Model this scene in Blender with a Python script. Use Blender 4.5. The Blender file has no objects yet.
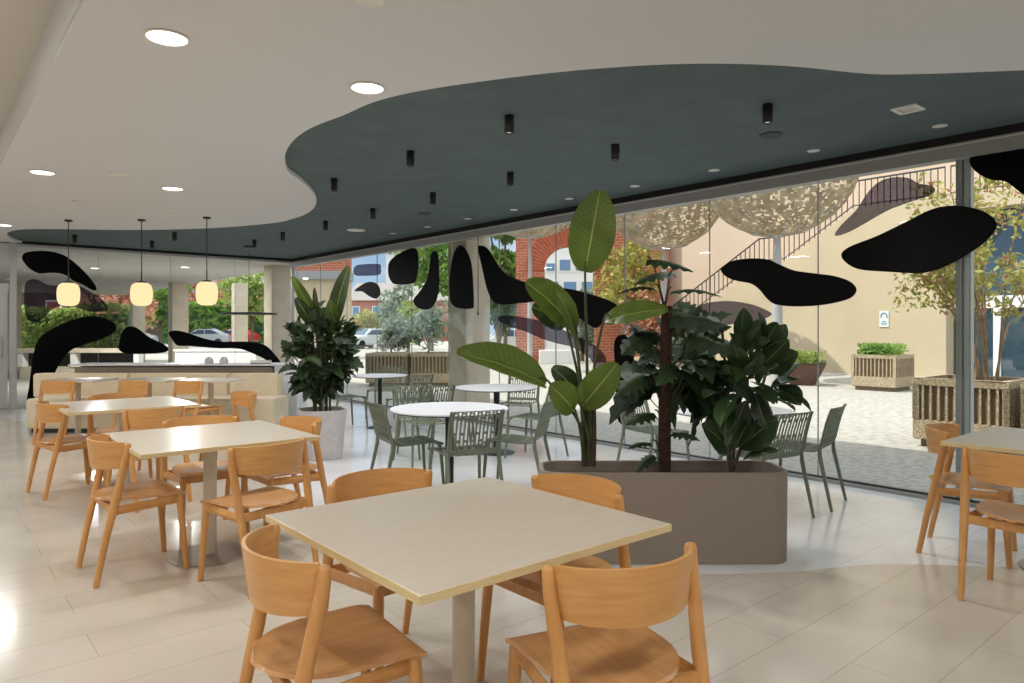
import bpy, bmesh, math, random
from mathutils import Vector, Matrix
PI = math.pi
scn = bpy.context.scene
COL = scn.collection
R = math.radians

# ------------------------------------------------------------------ camera model (room axes: +X to the window wall, +Y along it)
FPX, HOR, EYE, YAW = 705.0, 329.3, 1.40, R(40.25)
SY, CY = math.sin(YAW), math.cos(YAW)
CEIL = 2.92
GX, GY = 6.40, 15.10            # window wall plane / back glass plane

def ray(px, py):
    l = (px - 512) / FPX
    return (CY * l + SY, -SY * l + CY, -(py - HOR) / FPX)
def on_z(px, py, z=0.0):
    r = ray(px, py); t = (z - EYE) / r[2]
    return Vector((r[0] * t, r[1] * t, z))
def on_x(px, py, x=GX):
    r = ray(px, py); t = x / r[0]
    return Vector((x, r[1] * t, EYE + r[2] * t))
def on_y(px, py, y=GY):
    r = ray(px, py); t = y / r[1]
    return Vector((r[0] * t, y, EYE + r[2] * t))
def at_d(px, py, d):
    r = ray(px, py)
    return Vector((r[0] * d, r[1] * d, EYE + r[2] * d))
def LD(l, d, z=0.0):
    return Vector((CY * l + SY * d, -SY * l + CY * d, z))

# ------------------------------------------------------------------ materials
def lin(c):
    out = []
    for v in c:
        v = v / 255.0
        out.append(v / 12.92 if v <= 0.04045 else ((v + 0.055) / 1.055) ** 2.4)
    return (out[0], out[1], out[2], 1.0)

def setin(node, key, val):
    if key in node.inputs:
        node.inputs[key].default_value = val

def mat(name, c, rough=0.5, metal=0.0, c2=None, scale=8.0, stretch=None, bump=0.0, bump_scale=60.0, spec=0.5, detail=4.0, coat=0.0, lo=0.35, hi=0.65):
    m = bpy.data.materials.new(name); m.use_nodes = True
    nt = m.node_tree; b = nt.nodes['Principled BSDF']
    b.inputs['Base Color'].default_value = lin(c)
    b.inputs['Roughness'].default_value = rough
    b.inputs['Metallic'].default_value = metal
    setin(b, 'Specular IOR Level', spec); setin(b, 'Coat Weight', coat)
    if c2 is not None or bump:
        tc = nt.nodes.new('ShaderNodeTexCoord'); mp = nt.nodes.new('ShaderNodeMapping')
        nt.links.new(tc.outputs['Object'], mp.inputs['Vector'])
        if stretch: mp.inputs['Scale'].default_value = stretch
    if c2 is not None:
        n = nt.nodes.new('ShaderNodeTexNoise'); n.inputs['Scale'].default_value = scale; n.inputs['Detail'].default_value = detail
        nt.links.new(mp.outputs['Vector'], n.inputs['Vector'])
        rp = nt.nodes.new('ShaderNodeValToRGB')
        rp.color_ramp.elements[0].position = lo; rp.color_ramp.elements[0].color = lin(c)
        rp.color_ramp.elements[1].position = hi; rp.color_ramp.elements[1].color = lin(c2)
        nt.links.new(n.outputs['Fac'], rp.inputs['Fac']); nt.links.new(rp.outputs['Color'], b.inputs['Base Color'])
    if bump:
        n2 = nt.nodes.new('ShaderNodeTexNoise'); n2.inputs['Scale'].default_value = bump_scale
        nt.links.new(mp.outputs['Vector'], n2.inputs['Vector'])
        bp = nt.nodes.new('ShaderNodeBump'); bp.inputs['Strength'].default_value = bump; bp.inputs['Distance'].default_value = 0.02
        nt.links.new(n2.outputs['Fac'], bp.inputs['Height']); nt.links.new(bp.outputs['Normal'], b.inputs['Normal'])
    return m

def emis(name, c, s):
    m = bpy.data.materials.new(name); m.use_nodes = True
    nt = m.node_tree; nt.nodes.remove(nt.nodes['Principled BSDF'])
    e = nt.nodes.new('ShaderNodeEmission'); e.inputs['Color'].default_value = lin(c); e.inputs['Strength'].default_value = s
    nt.links.new(e.outputs[0], nt.nodes['Material Output'].inputs['Surface'])
    return m

def glassy(name, tint=(255, 255, 255), refl=0.05, rough=0.0, body=None, amount=0.0):
    """thin sheet: see-through plus a mirror-like sheen, optionally partly filled with a body colour"""
    m = bpy.data.materials.new(name); m.use_nodes = True
    nt = m.node_tree; nt.nodes.remove(nt.nodes['Principled BSDF'])
    t = nt.nodes.new('ShaderNodeBsdfTransparent'); t.inputs['Color'].default_value = lin(tint)
    g = nt.nodes.new('ShaderNodeBsdfGlossy'); g.inputs['Roughness'].default_value = rough
    fr = nt.nodes.new('ShaderNodeLayerWeight'); fr.inputs['Blend'].default_value = 0.25
    mul = nt.nodes.new('ShaderNodeMath'); mul.operation = 'MULTIPLY'; mul.inputs[1].default_value = refl * 4
    ad = nt.nodes.new('ShaderNodeMath'); ad.operation = 'ADD'; ad.inputs[1].default_value = refl * 0.5; ad.use_clamp = True
    nt.links.new(fr.outputs['Fresnel'], mul.inputs[0]); nt.links.new(mul.outputs[0], ad.inputs[0])
    base = t
    if body is not None:
        d = nt.nodes.new('ShaderNodeBsdfDiffuse'); d.inputs['Color'].default_value = lin(body)
        mx0 = nt.nodes.new('ShaderNodeMixShader'); mx0.inputs[0].default_value = amount
        nt.links.new(t.outputs[0], mx0.inputs[1]); nt.links.new(d.outputs[0], mx0.inputs[2]); base = mx0
    mx = nt.nodes.new('ShaderNodeMixShader')
    nt.links.new(ad.outputs[0], mx.inputs[0]); nt.links.new(base.outputs[0], mx.inputs[1]); nt.links.new(g.outputs[0], mx.inputs[2])
    nt.links.new(mx.outputs[0], nt.nodes['Material Output'].inputs['Surface'])
    return m

def brick_mat(name, c1, c2, cm, scale, bw, rh, mortar=0.01, rough=0.8, off=0.5, coords='XZ', spec=0.5, rot=0.0, rough2=None, loc=(0, 0, 0)):
    m = bpy.data.materials.new(name); m.use_nodes = True
    nt = m.node_tree; b = nt.nodes['Principled BSDF']; b.inputs['Roughness'].default_value = rough; setin(b, 'Specular IOR Level', spec)
    tc = nt.nodes.new('ShaderNodeTexCoord'); mp = nt.nodes.new('ShaderNodeMapping')
    nt.links.new(tc.outputs['Object'], mp.inputs['Vector'])
    if coords == 'XZ': mp.inputs['Rotation'].default_value = (R(-90), 0, 0)
    elif coords == 'YZ': mp.inputs['Rotation'].default_value = (R(-90), 0, R(-90)) if False else (R(90), R(0), R(90))
    if rot: mp.inputs['Rotation'].default_value = (0, 0, rot)
    mp.inputs['Location'].default_value = loc
    t = nt.nodes.new('ShaderNodeTexBrick')
    t.inputs['Color1'].default_value = lin(c1); t.inputs['Color2'].default_value = lin(c2); t.inputs['Mortar'].default_value = lin(cm)
    t.inputs['Scale'].default_value = scale; t.inputs['Mortar Size'].default_value = mortar; t.inputs['Brick Width'].default_value = bw; t.inputs['Row Height'].default_value = rh
    t.offset = off
    nt.links.new(mp.outputs['Vector'], t.inputs['Vector'])
    nz = nt.nodes.new('ShaderNodeTexNoise'); nz.inputs['Scale'].default_value = 1.3; nz.inputs['Detail'].default_value = 6
    nt.links.new(tc.outputs['Object'], nz.inputs['Vector'])
    mr = nt.nodes.new('ShaderNodeMapRange'); mr.inputs['From Min'].default_value = 0.3; mr.inputs['From Max'].default_value = 0.7; mr.inputs['To Min'].default_value = 0.93; mr.inputs['To Max'].default_value = 1.05
    nt.links.new(nz.outputs['Fac'], mr.inputs['Value'])
    mx = nt.nodes.new('ShaderNodeVectorMath'); mx.operation = 'SCALE'
    nt.links.new(t.outputs['Color'], mx.inputs[0]); nt.links.new(mr.outputs['Result'], mx.inputs['Scale'])
    nt.links.new(mx.outputs[0], b.inputs['Base Color'])
    if rough2 is not None:
        m2 = nt.nodes.new('ShaderNodeMapRange'); m2.inputs['From Min'].default_value = 0.3; m2.inputs['From Max'].default_value = 0.7; m2.inputs['To Min'].default_value = rough; m2.inputs['To Max'].default_value = rough2
        nt.links.new(nz.outputs['Fac'], m2.inputs['Value']); nt.links.new(m2.outputs['Result'], b.inputs['Roughness'])
    return m

def leaf_mat(name, c, c2, trans=0.3, rough=0.4, veins=True, nscale=3.0, rib=0.7):
    m = bpy.data.materials.new(name); m.use_nodes = True
    nt = m.node_tree; b = nt.nodes['Principled BSDF']; b.inputs['Roughness'].default_value = rough; setin(b, 'Specular IOR Level', 0.4)
    out = nt.nodes['Material Output']
    tc = nt.nodes.new('ShaderNodeTexCoord')
    nz = nt.nodes.new('ShaderNodeTexNoise'); nz.inputs['Scale'].default_value = nscale
    nt.links.new(tc.outputs['Object'], nz.inputs['Vector'])
    rp = nt.nodes.new('ShaderNodeValToRGB')
    rp.color_ramp.elements[0].position = 0.35; rp.color_ramp.elements[0].color = lin(c)
    rp.color_ramp.elements[1].position = 0.68; rp.color_ramp.elements[1].color = lin(c2)
    nt.links.new(nz.outputs['Fac'], rp.inputs['Fac'])
    colout = rp.outputs['Color']
    ribv = rib
    if veins:
        sx = nt.nodes.new('ShaderNodeSeparateXYZ'); nt.links.new(tc.outputs['UV'], sx.inputs[0])
        ab = nt.nodes.new('ShaderNodeMath'); ab.operation = 'ABSOLUTE'
        su = nt.nodes.new('ShaderNodeMath'); su.operation = 'SUBTRACT'; su.inputs[1].default_value = 0.5
        nt.links.new(sx.outputs['Y'], su.inputs[0]); nt.links.new(su.outputs[0], ab.inputs[0])
        # side veins sweep forward from the midrib
        m1 = nt.nodes.new('ShaderNodeMath'); m1.operation = 'MULTIPLY'; m1.inputs[1].default_value = -0.28
        nt.links.new(ab.outputs[0], m1.inputs[0])
        a1 = nt.nodes.new('ShaderNodeMath'); a1.operation = 'ADD'; nt.links.new(sx.outputs['X'], a1.inputs[0]); nt.links.new(m1.outputs[0], a1.inputs[1])
        m2 = nt.nodes.new('ShaderNodeMath'); m2.operation = 'MULTIPLY'; m2.inputs[1].default_value = 15 * 2 * PI; nt.links.new(a1.outputs[0], m2.inputs[0])
        sn = nt.nodes.new('ShaderNodeMath'); sn.operation = 'SINE'; nt.links.new(m2.outputs[0], sn.inputs[0])
        g = nt.nodes.new('ShaderNodeMath'); g.operation = 'GREATER_THAN'; g.inputs[1].default_value = 0.88; nt.links.new(sn.outputs[0], g.inputs[0])
        rib = nt.nodes.new('ShaderNodeMath'); rib.operation = 'LESS_THAN'; rib.inputs[1].default_value = 0.018; nt.links.new(ab.outputs[0], rib.inputs[0])
        mm = nt.nodes.new('ShaderNodeMixRGB'); mm.blend_type = 'MULTIPLY'; mm.inputs['Color2'].default_value = (0.72, 0.74, 0.66, 1)
        nt.links.new(g.outputs[0], mm.inputs['Fac']); nt.links.new(colout, mm.inputs['Color1'])
        m3 = nt.nodes.new('ShaderNodeMixRGB'); m3.inputs['Color2'].default_value = lin((172, 184, 96))
        hh = nt.nodes.new('ShaderNodeMath'); hh.operation = 'MULTIPLY'; hh.inputs[1].default_value = ribv; nt.links.new(rib.outputs[0], hh.inputs[0])
        nt.links.new(hh.outputs[0], m3.inputs['Fac']); nt.links.new(mm.outputs[0], m3.inputs['Color1'])
        colout = m3.outputs[0]
    nt.links.new(colout, b.inputs['Base Color'])
    tr = nt.nodes.new('ShaderNodeBsdfTranslucent'); nt.links.new(colout, tr.inputs['Color'])
    mx = nt.nodes.new('ShaderNodeMixShader'); mx.inputs[0].default_value = trans
    nt.links.new(b.outputs[0], mx.inputs[1]); nt.links.new(tr.outputs[0], mx.inputs[2]); nt.links.new(mx.outputs[0], out.inputs['Surface'])
    return m

M = {}
M['oak'] = mat('oak_wood', (196, 140, 80), 0.36, c2=(208, 156, 98), scale=4, stretch=(6, 6, 1.2), spec=0.45)
M['oak_seat'] = mat('oak_seat', (196, 142, 88), 0.24, c2=(206, 156, 104), scale=4, stretch=(9, 1.0, 2), spec=0.6, coat=0.15)
M['oak_back'] = mat('oak_back', (200, 144, 82), 0.34, c2=(211, 160, 100), scale=4, stretch=(1.0, 2, 12), spec=0.5)
M['laminate'] = mat('beige_laminate', (212, 202, 187), 0.25, c2=(209, 198, 182), scale=9, stretch=(1, 5, 1), spec=0.65)
M['ply_edge'] = mat('ply_edge', (220, 202, 160), 0.5, c2=(208, 184, 134), scale=14, stretch=(1, 1, 30))
M['cream_metal'] = mat('cream_powder_coat', (206, 196, 178), 0.4)
M['steel_disc'] = mat('brushed_disc', (150, 142, 132), 0.42, metal=0.25)
M['white_top'] = mat('white_compact', (226, 228, 234), 0.32, spec=0.5)
M['black_metal'] = mat('black_metal', (20, 21, 23), 0.45)
M['dark_edge'] = mat('dark_edge', (44, 46, 48), 0.5)
M['sage'] = mat('sage_plastic', (108, 116, 98), 0.5, spec=0.4)
M['white_paint'] = mat('white_ceiling_paint', (212, 213, 214), 0.9, bump=0.04, bump_scale=180, spec=0.2)
M['upper_paint'] = mat('upper_ceiling_paint', (206, 202, 196), 0.9, bump=0.04, bump_scale=180, spec=0.2)
M['wall_paint'] = mat('wall_paint', (226, 222, 214), 0.85)
M['teal'] = mat('dark_green_grey_paint', (88, 101, 102), 0.85, c2=(94, 107, 108), scale=3, spec=0.2, bump=0.05, bump_scale=120)
M['floor'] = brick_mat('beige_tile', (204, 196, 184), (200, 192, 179), (180, 171, 158), 1.0, 1.2, 0.3, 0.0028, 0.11, coords='XY', rough2=0.20, loc=(0, 0.16, 0), spec=0.5)
M['floor_bay'] = brick_mat('pale_grey_tile', (222, 224, 227), (218, 220, 224), (196, 198, 202), 1.0, 1.2, 0.3, 0.0028, 0.09, coords='XY', rough2=0.18, loc=(0, 0.16, 0), spec=0.8)
M['glass'] = glassy('clear_glass', (250, 253, 252), 0.022)
M['ext_glass'] = glassy('dark_glass', (120, 150, 165), 0.25, 0.02, body=(60, 84, 98), amount=0.75)
M['alu'] = mat('grey_aluminium', (150, 150, 149), 0.45, metal=0.15)
M['alu_light'] = mat('light_aluminium', (176, 178, 180), 0.4, metal=0.3)
M['alu_bright'] = mat('bright_aluminium', (215, 214, 210), 0.35, metal=0.2)
M['gap'] = mat('shadow_gap', (12, 13, 14), 0.8)
M['vinyl'] = mat('black_vinyl', (5, 5, 6), 0.3, spec=0.08)
M['tint'] = glassy('tinted_vinyl', (206, 203, 214), 0.015, 0.1, body=(40, 38, 48), amount=0.34)
M['taupe'] = mat('taupe_planter', (142, 131, 120), 0.65, c2=(136, 125, 114), scale=90, bump=0.1, bump_scale=300)
M['lilac_grey'] = mat('pale_grey_planter', (196, 192, 192), 0.55, c2=(186, 182, 183), scale=20)
M['soil'] = mat('soil', (58, 44, 34), 0.95, c2=(36, 28, 22), scale=40, bump=0.6, bump_scale=60)
M['strel'] = leaf_mat('strelitzia_leaf', (84, 104, 40), (104, 124, 52), 0.35, 0.35)
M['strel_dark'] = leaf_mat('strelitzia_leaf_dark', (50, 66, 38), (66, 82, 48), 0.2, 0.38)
M['mons'] = leaf_mat('split_leaf_green', (30, 46, 28), (54, 78, 40), 0.18, 0.55, rib=0.15)
M['ficus'] = leaf_mat('rubber_leaf_green', (34, 50, 32), (64, 88, 48), 0.18, 0.4, rib=0.3)
M['stalk'] = mat('green_stalk', (74, 84, 44), 0.5, c2=(50, 60, 34), scale=10)
M['stalk_dark'] = mat('brown_stalk', (72, 58, 40), 0.6, c2=(52, 46, 30), scale=10)
M['moss'] = mat('coir_pole', (72, 44, 30), 0.95, c2=(48, 30, 22), scale=40, bump=0.8, bump_scale=90)
M['bench'] = mat('cream_upholstery', (222, 210, 186), 0.7, c2=(216, 203, 178), scale=6)
M['brown'] = mat('taupe_counter_front', (136, 122, 108), 0.5, c2=(128, 114, 100), scale=6)
M['counter_white'] = mat('white_counter', (214, 216, 222), 0.4)
M['globe'] = emis('lit_globe', (255, 222, 168), 1.08)
M['lens'] = emis('lit_lens', (255, 246, 232), 6.0)
M['lens_small'] = emis('lit_small_lens', (255, 246, 232), 1.6)
M['white_plastic'] = mat('white_plastic', (222, 220, 214), 0.5)
M['grille'] = mat('grille_grey', (150, 152, 150), 0.6)
M['speaker'] = mat('speaker_grille', (58, 66, 66), 0.7)
M['concrete'] = mat('concrete_column', (206, 192, 172), 0.85, c2=(192, 178, 158), scale=3, bump=0.15, bump_scale=80)
M['soffit'] = mat('porch_soffit', (196, 194, 190), 0.9, c2=(186, 184, 181), scale=2)
M['aggregate'] = mat('exposed_aggregate', (188, 170, 142), 0.95, c2=(142, 124, 98), scale=55, bump=0.6, bump_scale=70, lo=0.42, hi=0.6)
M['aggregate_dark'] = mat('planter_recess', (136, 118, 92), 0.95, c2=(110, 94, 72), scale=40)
M['beige_wall'] = mat('beige_render', (198, 180, 150), 0.9, c2=(190, 172, 143), scale=0.6)
M['pink_wall'] = mat('pink_beige_render', (204, 182, 162), 0.9, c2=(196, 174, 154), scale=0.5)
M['corten'] = mat('rust_brown_bowl', (98, 66, 52), 0.7, c2=(80, 54, 44), scale=6)
M['dish'] = mat('woven_dish', (176, 160, 134), 0.85, c2=(140, 124, 100), scale=3)
M['pole_paint'] = mat('pole_paint', (176, 172, 168), 0.6, c2=(160, 156, 152), scale=2)
M['brick_red'] = brick_mat('red_brick', (186, 98, 68), (168, 84, 58), (190, 154, 130), 1.0, 0.30, 0.12, 0.012, 0.9)
M['brick_red_ring'] = mat('red_brick_ring', (186, 98, 68), 0.9, c2=(160, 80, 56), scale=8)
M['roof_grey'] = mat('grey_roof', (150, 142, 136), 0.85, c2=(132, 126, 122), scale=4, stretch=(6, 0.4, 1))
M['white_wall'] = mat('white_render', (228, 226, 222), 0.85)
M['blue_glass'] = mat('blue_window', (104, 140, 176), 0.2, spec=0.8)
M['dark_void'] = mat('dark_interior', (38, 36, 36), 0.8)
M['rail'] = mat('dark_railing', (58, 56, 58), 0.5)
M['leaf_lime'] = leaf_mat('leaf_lime', (132, 152, 70), (170, 182, 100), 0.45, 0.5, veins=False, nscale=2)
M['leaf_green'] = leaf_mat('leaf_green', (96, 136, 54), (146, 174, 78), 0.48, 0.5, veins=False, nscale=1)
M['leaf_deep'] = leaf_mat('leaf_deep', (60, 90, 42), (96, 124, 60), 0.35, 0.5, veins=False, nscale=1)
M['leaf_grey'] = leaf_mat('leaf_grey_green', (118, 132, 112), (160, 172, 152), 0.4, 0.5, veins=False, nscale=3)
M['leaf_red'] = leaf_mat('leaf_red', (176, 110, 88), (204, 160, 128), 0.4, 0.5, veins=False, nscale=2)
M['leaf_yellow'] = leaf_mat('leaf_yellow_green', (144, 146, 68), (184, 178, 98), 0.35, 0.5, veins=False, nscale=3)
M['bark'] = mat('bark', (112, 92, 70), 0.9, c2=(84, 68, 52), scale=20)
M['bark_pale'] = mat('pale_stem', (168, 142, 110), 0.8, c2=(130, 104, 78), scale=14)
M['ground'] = mat('plaza_paving', (174, 168, 158), 0.9, c2=(148, 142, 134), scale=9, bump=0.15, bump_scale=60, detail=9)
M['cobble'] = mat('grey_cobble', (172, 167, 160), 0.9, c2=(142, 138, 133), scale=14, bump=0.35, bump_scale=26, detail=8)
M['tyre'] = mat('tyre', (28, 28, 30), 0.8)
M['car_white'] = mat('white_car_paint', (222, 226, 230), 0.25, spec=0.6)
M['car_blue'] = mat('blue_car_paint', (44, 76, 138), 0.25, spec=0.6)
M['car_silver'] = mat('silver_car_paint', (186, 192, 198), 0.25, metal=0.3)
M['car_red'] = mat('red_car_paint', (176, 40, 44), 0.25, spec=0.6)
M['car_glass'] = mat('car_glass', (60, 80, 98), 0.1, spec=0.8)
M['sign_blue'] = mat('sign_blue', (96, 150, 176), 0.5)
M['dark_building'] = mat('dark_brick_house', (92, 66, 54), 0.9, c2=(72, 54, 46), scale=6)
M['terracotta'] = mat('terracotta_roof', (170, 96, 72), 0.85, c2=(150, 84, 64), scale=6)

# ------------------------------------------------------------------ mesh builder
class MB:
    def __init__(s):
        s.v = []; s.f = []; s.uv = {}
    def add(s, vs, fs):
        o = len(s.v); s.v += [Vector(p) for p in vs]
        s.f += [tuple(i + o for i in f) for f in fs]
        return o
    def box(s, c, d, rz=0.0, taper=1.0):
        hx, hy, hz = d[0] / 2, d[1] / 2, d[2] / 2
        cs, sn = math.cos(rz), math.sin(rz); vs = []
        for z, t in ((-hz, 1.0), (hz, taper)):
            for x, y in ((-hx, -hy), (hx, -hy), (hx, hy), (-hx, hy)):
                x *= t; y *= t
                vs.append((c[0] + x * cs - y * sn, c[1] + x * sn + y * cs, c[2] + z))
        s.add(vs, [(3, 2, 1, 0), (4, 5, 6, 7), (0, 1, 5, 4), (1, 2, 6, 5), (2, 3, 7, 6), (3, 0, 4, 7)])
        return s
    def span(s, a, b):
        return s.box([(a[i] + b[i]) / 2 for i in range(3)], [abs(b[i] - a[i]) for i in range(3)])
    def prism(s, poly, z0, z1, axis='z'):
        """extrude a closed outline; axis gives the extrusion direction"""
        n = len(poly)
        def P(p, z):
            return (p[0], p[1], z) if axis == 'z' else ((z, p[0], p[1]) if axis == 'x' else (p[0], z, p[1]))
        vs = [P(p, z0) for p in poly] + [P(p, z1) for p in poly]
        fs = [tuple(range(n - 1, -1, -1)), tuple(range(n, 2 * n))] + [(i, (i + 1) % n, n + (i + 1) % n, n + i) for i in range(n)]
        s.add(vs, fs); return s
    def tube(s, pts, r, n=8, cap=True, flat=None):
        pts = [Vector(p) for p in pts]
        rr = r if isinstance(r, (list, tuple)) else [r] * len(pts)
        up = None; rings = []
        for i, p in enumerate(pts):
            t = (pts[min(i + 1, len(pts) - 1)] - pts[max(i - 1, 0)]).normalized()
            if up is None:
                a = Vector((0, 0, 1)) if abs(t.z) < 0.9 else Vector((1, 0, 0))
                up = (a - t * a.dot(t)).normalized()
            else:
                up = (up - t * up.dot(t)).normalized()
            w = t.cross(up)
            rings.append([p + (up * math.cos(2 * PI * k / n) + w * math.sin(2 * PI * k / n) * (flat or 1.0)) * rr[i] for k in range(n)])
        vs = [q for g in rings for q in g]; fs = []
        for i in range(len(pts) - 1):
            for k in range(n):
                fs.append((i * n + k, i * n + (k + 1) % n, (i + 1) * n + (k + 1) % n, (i + 1) * n + k))
        if cap:
            fs.append(tuple(range(n - 1, -1, -1))); fs.append(tuple((len(pts) - 1) * n + k for k in range(n)))
        s.add(vs, fs); return s
    def lathe(s, prof, c=(0, 0, 0), n=32, cap=True):
        vs = []; fs = []
        for r, z in prof:
            for k in range(n):
                a = 2 * PI * k / n
                vs.append((c[0] + r * math.cos(a), c[1] + r * math.sin(a), c[2] + z))
        for i in range(len(prof) - 1):
            for k in range(n):
                fs.append((i * n + k, i * n + (k + 1) % n, (i + 1) * n + (k + 1) % n, (i + 1) * n + k))
        if cap:
            if prof[0][0] > 1e-5: fs.append(tuple(range(n - 1, -1, -1)))
            if prof[-1][0] > 1e-5: fs.append(tuple((len(prof) - 1) * n + k for k in range(n)))
        s.add(vs, fs); return s
    def shell(s, P, nu, nv, th, keep=None):
        """sheet of cells P(u,v) with thickness th; cells with keep(i,j) False are left open"""
        pts = [[Vector(P(i / nu, j / nv)) for j in range(nv + 1)] for i in range(nu + 1)]
        nor = [[None] * (nv + 1) for _ in range(nu + 1)]
        for i in range(nu + 1):
            for j in range(nv + 1):
                du = pts[min(i + 1, nu)][j] - pts[max(i - 1, 0)][j]; dv = pts[i][min(j + 1, nv)] - pts[i][max(j - 1, 0)]
                n = du.cross(dv); nor[i][j] = n.normalized() if n.length > 1e-9 else Vector((0, 0, 1))
        W = nv + 1; o = len(s.v)
        top = [pts[i][j] + nor[i][j] * th / 2 for i in range(nu + 1) for j in range(nv + 1)]
        bot = [pts[i][j] - nor[i][j] * th / 2 for i in range(nu + 1) for j in range(nv + 1)]
        N = len(top); K = lambda i, j: 0 <= i < nu and 0 <= j < nv and (keep is None or keep(i, j))
        fs = []
        T = lambda i, j: i * W + j
        for i in range(nu):
            for j in range(nv):
                if not K(i, j): continue
                a, b, c, d = T(i, j), T(i + 1, j), T(i + 1, j + 1), T(i, j + 1)
                fs.append((a, b, c, d)); fs.append((N + d, N + c, N + b, N + a))
                if not K(i, j - 1): fs.append((a, N + a, N + b, b))
                if not K(i + 1, j): fs.append((b, N + b, N + c, c))
                if not K(i, j + 1): fs.append((c, N + c, N + d, d))
                if not K(i - 1, j): fs.append((d, N + d, N + a, a))
        s.add(top + bot, fs); return s
    def sheet(s, P, nu, nv):
        o = len(s.v)
        for i in range(nu + 1):
            for j in range(nv + 1):
                s.v.append(Vector(P(i / nu, j / nv)))
        W = nv + 1
        for i in range(nu):
            for j in range(nv):
                s.uv[len(s.f)] = [(i / nu, j / nv), ((i + 1) / nu, j / nv), ((i + 1) / nu, (j + 1) / nv), (i / nu, (j + 1) / nv)]
                s.f.append((o + i * W + j, o + (i + 1) * W + j, o + (i + 1) * W + j + 1, o + i * W + j + 1))
        return s
    def build(s, name, m, parent=None, smooth=None, bevel=0.0, seg=2, origin=None, kind=None):
        me = bpy.data.meshes.new(name)
        if origin is not None:
            og = Vector(origin); vs = [p - og for p in s.v]
        else:
            vs = s.v
        me.from_pydata([tuple(p) for p in vs], [], s.f)
        if s.uv:
            ul = me.uv_layers.new(name='UVMap')
            for pi, poly in enumerate(me.polygons):
                if pi in s.uv:
                    for li, uv in zip(poly.loop_indices, s.uv[pi]): ul.data[li].uv = uv
        used = not s.uv
        if used:
            bm = bmesh.new(); bm.from_mesh(me)
            bmesh.ops.remove_doubles(bm, verts=bm.verts, dist=1e-6)
            loose = [v for v in bm.verts if not v.link_faces]
            if loose: bmesh.ops.delete(bm, geom=loose, context='VERTS')
            bmesh.ops.recalc_face_normals(bm, faces=bm.faces)
            if bevel:
                es = [e for e in bm.edges if len(e.link_faces) == 2 and e.calc_face_angle(0) > R(35)]
                bmesh.ops.bevel(bm, geom=es, offset=bevel, segments=seg, affect='EDGES', clamp_overlap=True)
            bm.to_mesh(me); bm.free()
        if smooth is not None:
            me.polygons.foreach_set('use_smooth', [True] * len(me.polygons))
            me.set_sharp_from_angle(angle=R(smooth))
        me.materials.append(m)
        o = bpy.data.objects.new(name, me); COL.objects.link(o)
        if parent is not None: o.parent = parent
        if origin is not None: o.location = origin
        if kind: o['kind'] = kind
        return o

def tag(o, label, cat, group=None):
    o['label'] = label; o['category'] = cat
    if group: o['group'] = group
    return o
def thing(name, label, cat, loc=(0, 0, 0), rz=0.0, group=None):
    o = bpy.data.objects.new(name, None); COL.objects.link(o); o.empty_display_size = 0.1
    o.location = loc; o.rotation_euler = (0, 0, rz)
    return tag(o, label, cat, group)
def struct_empty(name, loc=(0, 0, 0)):
    o = bpy.data.objects.new(name, None); COL.objects.link(o); o.location = loc; o['kind'] = 'structure'
    return o
def copy_tree(o, parent=None):
    c = o.copy(); COL.objects.link(c)
    if parent is not None: c.parent = parent
    for ch in list(o.children):
        copy_tree(ch, c)
    return c
class Proto:
    """first placement moves the original, later ones copy it with all its parts"""
    def __init__(s, make): s.root = None; s.make = make
    def put(s, loc, rz, label, cat, group=None):
        if s.root is None:
            s.root = s.make(); o = s.root
        else:
            o = copy_tree(s.root)
        o.location = loc; o.rotation_euler = (0, 0, rz)
        for k in ('label', 'category', 'group'):
            if k in o.keys(): del o[k]
        return tag(o, label, cat, group)

def spline(pts, closed=False, n=6):
    pts = [Vector(p) for p in pts]; out = []; N = len(pts)
    rng = range(N) if closed else range(N - 1)
    for i in rng:
        g = (lambda k: pts[k % N]) if closed else (lambda k: pts[max(0, min(N - 1, k))])
        p0, p1, p2, p3 = g(i - 1), g(i), g(i + 1), g(i + 2)
        for k in range(n):
            t = k / n
            out.append(0.5 * ((2 * p1) + (p2 - p0) * t + (2 * p0 - 5 * p1 + 4 * p2 - p3) * t * t + (3 * p1 - p0 - 3 * p2 + p3) * t ** 3))
    if not closed: out.append(pts[-1])
    return out

# ------------------------------------------------------------------ the room shell
curve_px = [(980, 72), (920, 74), (870, 74), (800, 67), (740, 64), (680, 64), (620, 67), (560, 72), (500, 79), (440, 87.5), (400, 95), (370, 103.5), (344, 115), (320, 124), (304, 132), (292, 142), (286, 152), (285, 160), (288, 171), (300, 180), (311, 190), (316, 198), (316, 204), (312, 210), (304, 215), (292, 219), (277, 222.5), (237, 226.5), (190, 229), (126, 230), (39.5, 229), (12, 231)]
cv = [(6.46, -0.55), (5.9, 0.12), (5.3, 0.85)] + [tuple(on_z(x, y, CEIL)[:2]) for x, y in curve_px] + [(1.16, 14.2), (1.45, 15.16)]
cv = [tuple(p) for p in spline([(x, y, 0) for x, y in cv], False, 4)]
cv = [(p[0], p[1]) for p in cv]
XW, YR = -6.0, -5.0             # unseen left wall / rear wall
main_poly = [(XW, YR), (6.46, YR)] + cv + [(XW, 15.16)]
bay_poly = cv + [(6.46, 15.16)]
bay_poly = list(reversed(bay_poly))
MB().prism(main_poly, -0.06, 0.0).build('floor', M['floor'], kind='structure')
MB().prism(bay_poly, -0.06, 0.0).build('floor_bay', M['floor_bay'], kind='structure')
MB().prism([(0.6, YR), (6.34, YR), (6.34, -0.46)] + cv[2:-1] + [(1.44, 15.06), (0.6, 15.06)], CEIL, CEIL + 0.035).build('ceiling', M['white_paint'], kind='structure')
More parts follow.
